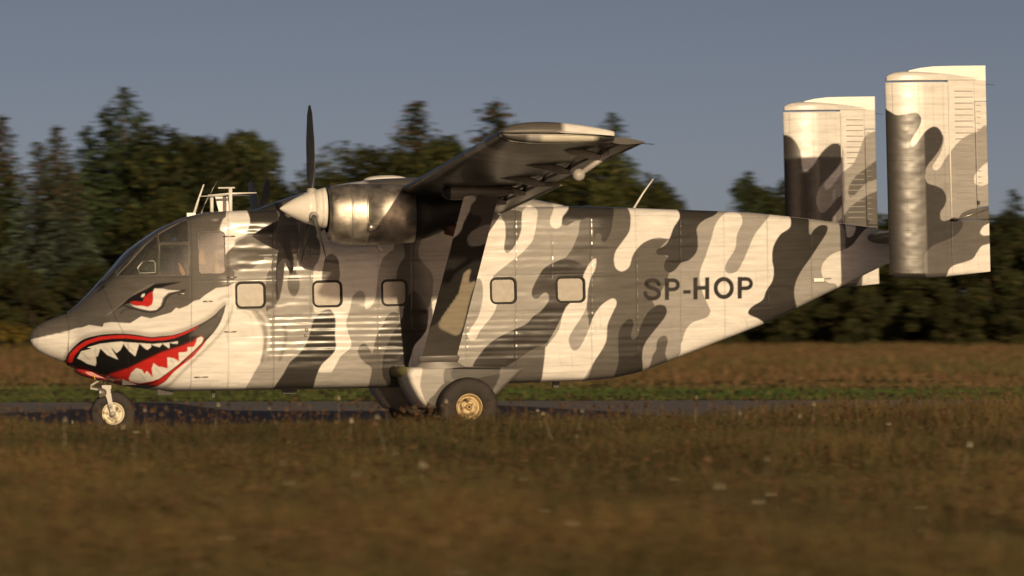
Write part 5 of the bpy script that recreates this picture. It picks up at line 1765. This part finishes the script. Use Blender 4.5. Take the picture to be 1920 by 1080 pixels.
def tail_fin(sgn, paint, fine):
    Y0 = 2.64 * sgn
    zbot = lambda X: np.interp(X, [10.905, 10.96, 11.05, 11.3, 11.6, 12.262], [1.815, 1.785, 1.765, 1.755, 1.765, 1.828])
    nz, nx = (300, 120) if fine else (120, 60)

    def block(xa, xb, z0, z1, nx_, nz_, rnd_bot=0, rnd_top=0, power=1.0, thin=0.0, dent=0.0):
        u = np.linspace(0, 1, nx_) ** power
        X = xa + (xb - xa) * u
        X = np.repeat(X[:, None], nz_, 1)
        lo = z0(X) if callable(z0) else np.full(X.shape, z0)
        hi = z1(X) if callable(z1) else np.full(X.shape, z1)
        v = np.linspace(0, 1, nz_)[None]
        Z = lo + (hi - lo) * v
        T = fin_half(X) - thin
        if rnd_bot:
            s = np.clip((Z - lo) / rnd_bot, 0, 1)
            T = T * np.sqrt(np.clip(1 - (1 - s) ** 2, .004, 1))
        if rnd_top:
            s = np.clip((hi - Z) / rnd_top, 0, 1)
            T = T * np.sqrt(np.clip(1 - (1 - s) ** 2, .004, 1))
        return lens("panel", X, Z, np.maximum(T, .003), Y0, paint, None, None, dent)[1]

    root = join_meshes("tail_fin", [block(FLE, FHX, zbot, 4.295, nx, nz, rnd_bot=.06, power=1.5, dent=.0009), block(FHX + .001, FTE, zbot, 2.50, 60, 70, rnd_bot=.05)], MAT['skin_fin'], plane)
    top = lambda X: np.interp(X, *zip(*[at(px, py, -2.64) for px, py in [(1659, 150), (1661, 144), (1666, 140), (1676, 136), (1692, 134), (1720, 134), (1750, 136), (1790, 140), (1848, 149)]]))
    rud = join_meshes("rudder", [block(FHX + .005, 12.096, 2.508, 4.318, 44, 180), block(12.100, FTE, 4.045, 4.318, 18, 30), block(12.100, FTE, 2.508, 2.665, 18, 14)], MAT['skin_fin'], root)
    join_meshes("horn_balance", [block(10.925, FTE - .004, 4.322, top, 120, 24, rnd_top=.07, power=1.4)], MAT['skin_fin'], rud)
    join_meshes("trim_tab", [block(12.106, FTE, 2.672, 4.038, 16, 100, thin=.0015)], MAT['skin_fin'], rud)
    ext = [at(px, py, -2.64) for px, py in [(1703, 138), (1703, 132.5), (1725, 127.5), (1750, 124.5), (1790, 123.5), (1847, 123), (1847.5, 152), (1790, 146)]]
    MB().prism(ext, Y0 - .012, Y0 + .012).build("rudder_tip_plate", MAT['white'], rud)
    # pressed beads on the rudder sheet and on the tab
    zs = np.arange(2.78, 4.24, .0775)
    for zz in zs:
        b = bpy.data.objects.new("bead", bead_me)
        b.location = (11.82, Y0 - float(fin_half(np.array(11.82))) + .001, zz)
        b.rotation_euler = (0, 0, math.atan((float(fin_half(np.array(11.82))) - float(fin_half(np.array(12.075)))) / .255))
        link(b, rud)
    for zz in np.arange(2.75, 4.0, .0775):
        b = bpy.data.objects.new("bead", bead_me)
        b.location = (12.125, Y0 - float(fin_half(np.array(12.12))) + .001, zz)
        b.rotation_euler = (0, 0, math.atan(.025 / .13))
        b.scale = (.46, .8, .8)
        link(b, rud)
    MB().tube([(FHX + .004, Y0 - .064, 2.53), (FHX + .004, Y0 - .064, 4.24)], .011, 8).build("hinge_line", MAT['white'], root)
    a, b = at(1791, 412, -2.72), at(1853, 392, -2.72)
    MB().tube([(a[0], Y0 - .10, a[1]), (b[0], Y0 - .06, b[1])], .008, 6).build("tab_rod", MAT['steel'], root)
    MB().lathe([(-.012, 0), (-.012, .05), (.012, .05), (.012, 0)], (a[0] - .01, Y0 - .085, a[1]), 'Z', 16).build("tab_pulley", MAT['black'], root)
    c = at(1836, 380, -2.7)
    MB().box((c[0], Y0 - .035, c[1]), (.03, .03, .05)).build("tab_horn", MAT['black'], root)
    for px, py in ((1856, 159),):
        a = at(px - 8, py - 1, -2.64)
        MB().tube([(a[0], Y0, a[1]), (a[0] + .12, Y0, a[1] - .012)], .003, 5).build("static_wick", MAT['black'], root)
    # rivet rows
    R = []
    for zz in np.arange(2.0, 4.3, .182):
        R += [(x, zz + .012) for x in np.arange(10.99, 11.71, .032)]
    for xx in (11.13, 11.32, 11.52, 11.66):
        R += [(xx + .012, z) for z in np.arange(1.9, 4.27, .032)]
    R += [(x, 4.36) for x in np.arange(10.97, 12.2, .03)]
    R = np.array(R)
    T = fin_half(R[:, 0])
    n, K = len(R), 5
    V = np.empty((n, K + 1, 3), np.float32)
    for k in range(K):
        an = 2 * math.pi * k / K
        V[:, k] = np.stack([R[:, 0] + .0055 * math.cos(an), Y0 - T + .0005, R[:, 1] + .0055 * math.sin(an)], -1)
    V[:, K] = np.stack([R[:, 0], Y0 - T - .0035, R[:, 1]], -1)
    TT = np.concatenate([(np.arange(n) * (K + 1))[:, None] + np.array([[k, (k + 1) % K, K]]) for k in range(K)])
    C = np.repeat(paint.sample(R[:, 0], R[:, 1])[:, None] * .8, K + 1, 1)
    ob("rivets", grid_mesh("rivets", V.reshape(-1, 3), TT, C.reshape(-1, 3)), MAT['skin_fin'], root, kind="stuff")


tail_fin(-1, fin_near, True)
tail_fin(1, fin_far, False)

# tailplane through the fuselage end, with elevator
rg = []
for Y in np.linspace(-2.56, 2.56, 21):
    rg.append([(11.12 + .80 * (.5 - .5 * math.cos(a)), Y, 2.36 + .105 * math.sin(a) * (1 - .55 * (.5 - .5 * math.cos(a)))) for a in np.linspace(0, 2 * math.pi, 36, endpoint=False)])
MB().loft(rg).build("tailplane", MAT['dark_grey'], plane)
rg = []
for Y in np.linspace(-2.54, 2.54, 9):
    rg.append([(11.94, Y, 2.40), (12.0, Y, 2.405), (12.24, Y, 2.37), (12.24, Y, 2.36), (12.0, Y, 2.325), (11.94, Y, 2.33)])
MB().loft(rg).build("elevator", MAT['light_grey'], plane)

# ---------------------------------------------------------------- aerials, lamps and small fittings
def whip(p, q, Y, r, mat='white', name="whip_aerial"):
    a, b = at(*p, Y), at(*q, Y)
    MB().tube([(a[0], Y, a[1] - .03), (a[0] * .5 + b[0] * .5, Y, a[1] * .5 + b[1] * .5), (b[0], Y, b[1])], [r * 1.5, r, r * .7], 8).build(name, MAT[mat], plane)


whip((362, 402), (382, 346), -.25, .014)
whip((376, 400), (390, 370), .15, .008, 'light_grey')
whip((390, 370), (407, 340), .15, .004, 'steel')
a, b = at(350, 409, -.25), at(366, 400, -.25)
MB().box(((a[0] + b[0]) / 2, -.25, (a[1] + b[1]) / 2), (b[0] - a[0], .09, b[1] - a[1] + .01)).build("aerial_base", MAT['white'], plane)
a, b = at(397, 400, -.35), at(397, 367, -.35)
MB().tube([(a[0], -.35, a[1] - .03), (b[0], -.35, b[1])], .024, 10).build("aerial_post", MAT['white'], plane)
a, b = at(432, 399, -.5), at(432, 353, -.5)
MB().tube([(a[0], -.5, a[1] - .03), (b[0], -.5, b[1])], .026, 10).build("aerial_post", MAT['white'], plane)
bl = [at(px, py, -.1) for px, py in [(411, 400), (403, 369), (426, 369), (430, 400)]]
MB().prism(bl, -.125, -.075).build("blade_aerial", MAT['white'], plane)
for Y, p, q, r in ((-.35, (375, 368), (470, 366.5), .008), (-.5, (390, 366), (481, 361.5), .011)):
    a, b = at(*p, Y), at(*q, Y)
    MB().tube([(a[0], Y, a[1]), ((a[0] + b[0]) / 2, Y, (a[1] + b[1]) / 2 + .006), (b[0], Y, b[1])], [r * .6, r * 1.3, r * .6], 8).build("aerial_rod", MAT['white'], plane)
a, b = at(409, 353.5, -.5), at(440, 352, -.5)
MB().box(((a[0] + b[0]) / 2, -.5, b[1]), (b[0] - a[0], .03, .018)).build("aerial_plate", MAT['light_grey'], plane)
whip((1186, 390), (1225, 335), -.2, .011)
a = at(1535, 525, -.93)
MB().box((a[0], -half_width(a[0]) - .015, a[1]), (.14, .05, .045)).build("formation_lamp", MAT['white'], plane)
MB().box((a[0] + .13, -half_width(a[0]) - .004, a[1] + .018), (.09, .02, .018)).build("drain_slot", MAT['mid_grey'], plane)
a = at(403, 413, -1.0)
MB().ball((a[0], -.985, a[1]), (.075, .05, .035), 14).build("door_blister", MAT['mid_grey'], plane)
for px, py, l in ((343, 551, .11), (390, 565, .12), (378, 707, .17), (430, 443, .14), (432, 622, .15), (435, 520, .12)):
    X, Z = side([(px, py)])[0]
    y = -float(flank_y(np.array([X]), np.array([Z]))[0])
    MB().tube([(X - l / 2, y - .004, Z), (X - l / 2 + .012, y - .022, Z), (X + l / 2 - .012, y - .022, Z), (X + l / 2, y - .004, Z)], .0085, 8).build("door_handle", MAT['steel'], plane)
for px, py in ((575, 619), (573, 629)):
    X, Z = side([(px, py)])[0]
    MB().lathe([(-.012, 0), (-.012, .018), (0, .024)], (X, -half_width(X), Z), 'Y', 14).build("fuel_cap", MAT['steel'], plane)
for px, py, w, h, nm in ((545, 734, .22, .06, "belly_blade"), (400, 739, .05, .09, "belly_drain"), (312, 737, .24, .05, "belly_step"), (1043, 722, .09, .07, "belly_lamp"), (245, 716, .22, .08, "belly_fairing")):
    X, Z = at(px, py, -.5)
    MB().loft([[(X + sx * w / 2, -.5 + sy, Z + .09), (X + w / 2 * sx, -.5 + sy * .6, Z - h / 2)] for sx, sy in ((-1, -.05), (1, -.05))] and
              [[(X - w / 2, -.55, Z + .08), (X + w / 2, -.55, Z + .08), (X + w / 2, -.45, Z + .08), (X - w / 2, -.45, Z + .08)], [(X - w / 2, -.53, Z - h / 2), (X + w * .3, -.53, Z - h / 2), (X + w * .3, -.47, Z - h / 2), (X - w / 2, -.47, Z - h / 2)]], smooth=False).build(nm, MAT['dark_grey'], plane)
# windscreen wipers
for p, q, off in (((184, 536), (262, 458), .0), ((190, 540), (240, 492), -.25)):
    pts = []
    for t in np.linspace(0, 1, 7):
        px, py = p[0] + (q[0] - p[0]) * t, p[1] + (q[1] - p[1]) * t + 2 * math.sin(math.pi * t)
        X, Z = at(px, py, -.42 + off)
        pts.append((X, -.42 + off, Z + .004))
    MB().tube(pts, [.012] * 2 + [.009] * 5, 6).build("windscreen_wiper", MAT['black'], plane)

# ---------------------------------------------------------------- cockpit inside
MB().box((2.62, 0, 1.65), (.04, 1.96, 2.1)).build("cabin_bulkhead", MAT['interior'], plane)
MB().box((2.0, 0, 1.08), (1.3, 1.5, .04)).build("cockpit_floor", MAT['interior'], plane)
mb = MB().prism([(1.30, 1.35), (1.46, 1.35), (1.46, 1.98), (1.42, 2.03), (1.22, 2.0)], -.55, .55)
mb.build("instrument_panel", MAT['panel'], plane)
for sgn in (-1, 1):
    mb = MB().box((2.20, sgn * .45, 1.50), (.46, .46, .10)).box((2.42, sgn * .45, 1.85), (.09, .46, .66)).box((2.44, sgn * .45, 2.25), (.07, .26, .16)).box((2.22, sgn * .45, 1.28), (.3, .3, .36))
    mb.build("pilot_seat", MAT['tan'], plane)
    MB().tube([(1.46, sgn * .45, 1.82), (1.62, sgn * .45, 1.84)], .018, 8).tube([(1.63, sgn * .45 - .16, 1.98), (1.63, sgn * .45 - .16, 1.86), (1.63, sgn * .45, 1.82), (1.63, sgn * .45 + .16, 1.86), (1.63, sgn * .45 + .16, 1.98)], .014, 8).build("control_yoke", MAT['panel'], plane)
# sliding-window latch frame and the overhead box behind the glass
lt_ = [(a[0], -.80, a[1]) for a in (at(px, py, -.80) for px, py in [(262, 512), (258, 502), (268, 490), (288, 489), (291, 494), (291, 511), (262, 512)])]
MB().tube(lt_, .007, 6).build("vent_latch", MAT['white'], plane)
a = at(279, 482, -.80)
MB().ball((a[0], -.80, a[1]), .016, 8).build("latch_knob", MAT['orange'], plane)
a = at(311, 440, -.45)
MB().box((a[0], -.45, a[1]), (.09, .06, .07), Matrix.Rotation(.4, 3, 'Y')).build("sun_visor_clip", MAT['white'], plane)
a = at(321, 448, -.45)
MB().ball((a[0], -.45, a[1]), (.07, .05, .035), 12).build("overhead_fan", MAT['blue'], plane)

# pilot: one continuous figure, seated, one forearm raised to the window post
pilot = bpy.data.objects.new("person", None)
hx, hz = at(336, 478, -.48)
J = {
    'pelvis': ((2.20, -.45, 1.60), .15), 'waist': ((2.24, -.45, 1.78), .145), 'chest': ((2.25, -.45, 1.98), .165), 'neck': ((2.22, -.45, 2.17), .062), 'head0': ((2.19, -.45, 2.25), .085), 'head': ((2.17, -.45, 2.36), .105), 'crown': ((2.18, -.45, 2.45), .075),
    'shL': ((2.24, -.64, 2.06), .075), 'elL': ((2.12, -.74, 1.83), .055), 'wrL': ((1.96, -.72, 2.03), .036), 'haL': ((1.93, -.71, 2.10), .034),
    'shR': ((2.24, -.26, 2.06), .075), 'elR': ((2.06, -.20, 1.82), .055), 'wrR': ((1.84, -.30, 1.92), .036), 'haR': ((1.76, -.31, 1.93), .034),
    'knL': ((1.78, -.56, 1.62), .075), 'anL': ((1.62, -.56, 1.22), .05), 'toL': ((1.48, -.56, 1.14), .04),
    'knR': ((1.78, -.34, 1.62), .075), 'anR': ((1.62, -.34, 1.22), .05), 'toR': ((1.48, -.34, 1.14), .04),
}
ED = [('pelvis', 'waist'), ('waist', 'chest'), ('chest', 'neck'), ('neck', 'head0'), ('head0', 'head'), ('head', 'crown'), ('chest', 'shL'), ('shL', 'elL'), ('elL', 'wrL'), ('wrL', 'haL'), ('chest', 'shR'), ('shR', 'elR'), ('elR', 'wrR'), ('wrR', 'haR'),
      ('pelvis', 'knL'), ('knL', 'anL'), ('anL', 'toL'), ('pelvis', 'knR'), ('knR', 'anR'), ('anR', 'toR')]
for s_, base, dirn in (('L', J['haL'][0], (-.25, .1, .9)), ('R', J['haR'][0], (-.9, 0, .3))):
    d = Vector(dirn).normalized()
    sd = Vector((0, 1, 0))
    for k, (off, ln) in enumerate(((-.030, .060), (-.010, .072), (.010, .068), (.030, .052))):
        p = Vector(base) + d * .03 + sd * off
        J[f'f{s_}{k}a'] = (tuple(p + d * ln * .6), .009)
        J[f'f{s_}{k}b'] = (tuple(p + d * ln + Vector((-.012, 0, -.006))), .008)
        ED += [('ha' + s_, f'f{s_}{k}a'), (f'f{s_}{k}a', f'f{s_}{k}b')]
    p = Vector(base) + sd * .045 + d * .0
    J[f't{s_}a'] = (tuple(p), .011)
    J[f't{s_}b'] = (tuple(p + sd * .012 + d * .035), .009)
    ED += [('wr' + s_, f't{s_}a'), (f't{s_}a', f't{s_}b')]
names = list(J)
me = bpy.data.meshes.new("body")
me.from_pydata([J[k][0] for k in names], [(names.index(a), names.index(b)) for a, b in ED], [])
me.skin_vertices.new() if hasattr(me.skin_vertices, 'new') and len(me.skin_vertices) == 0 else None
mat_p, nt, b = new_mat("pilot_clothes_and_skin")
tc = node(nt, "ShaderNodeTexCoord")
sx = node(nt, "ShaderNodeSeparateXYZ")
nt.links.new(tc.outputs['Object'], sx.inputs[0])
hd_ = node(nt, "ShaderNodeMath", operation='GREATER_THAN')
hd_.inputs[1].default_value = 2.17
nt.links.new(sx.outputs['Z'], hd_.inputs[0])
hnd = node(nt, "ShaderNodeMath", operation='LESS_THAN')
hnd.inputs[1].default_value = 1.985
nt.links.new(sx.outputs['X'], hnd.inputs[0])
hn2 = node(nt, "ShaderNodeMath", operation='GREATER_THAN')
hn2.inputs[1].default_value = 1.86
nt.links.new(sx.outputs['Z'], hn2.inputs[0])
mu = node(nt, "ShaderNodeMath", operation='MULTIPLY')
nt.links.new(hnd.outputs[0], mu.inputs[0])
nt.links.new(hn2.outputs[0], mu.inputs[1])
mxm = node(nt, "ShaderNodeMath", operation='MAXIMUM')
nt.links.new(hd_.outputs[0], mxm.inputs[0])
nt.links.new(mu.outputs[0], mxm.inputs[1])
mc = node(nt, "ShaderNodeMix", data_type='RGBA')
mc.inputs[6].default_value, mc.inputs[7].default_value = (.035, .025, .022, 1), (.45, .22, .13, 1)
nt.links.new(mxm.outputs[0], mc.inputs[0])
nt.links.new(mc.outputs[2], b.inputs['Base Color'])
b.inputs['Roughness'].default_value = .7
body = bpy.data.objects.new("person", me)
me.materials.append(mat_p)
link(body)
bpy.data.objects.remove(pilot)
body.matrix_world = plane.matrix_world.copy()
body['label'], body['category'] = "pilot in a dark jacket seated behind the cockpit side window with one hand raised", "person"
sk = body.modifiers.new("skin", 'SKIN')
for i, k in enumerate(names):
    r_ = J[k][1]
    v = me.skin_vertices[0].data[i]
    v.radius = (r_ * .8 if k in ('chest', 'waist') else r_, r_ * 1.15 if k in ('chest', 'waist', 'pelvis') else r_)
    v.use_root = (k == 'pelvis')
ss_ = body.modifiers.new("smooth", 'SUBSURF')
ss_.levels = ss_.render_levels = 2
# head details and headset ride on the figure
hm = MB().tube([(2.17, -.35, 2.36), (2.18, -.38, 2.45), (2.19, -.45, 2.475), (2.18, -.52, 2.45), (2.17, -.55, 2.36)], .012, 8)
hm.ball((2.17, -.556, 2.35), (.038, .024, .045), 12).ball((2.17, -.344, 2.35), (.038, .024, .045), 12)
hm.tube([(2.15, -.55, 2.33), (2.09, -.53, 2.29), (2.06, -.49, 2.28)], .006, 6)
hm.build("headset", MAT['panel'], body)
fc = MB().ball((2.068, -.45, 2.335), (.024, .016, .028), 10).ball((2.085, -.45, 2.285), (.014, .03, .008), 8).ball((2.085, -.485, 2.372), (.012, .015, .009), 8).ball((2.085, -.415, 2.372), (.012, .015, .009), 8)
fc.build("face", mat_p, body)
MB().ball((2.205, -.45, 2.415), (.105, .098, .085), 14).build("hair", plain("brown_hair", (.04, .025, .015), .8), body)
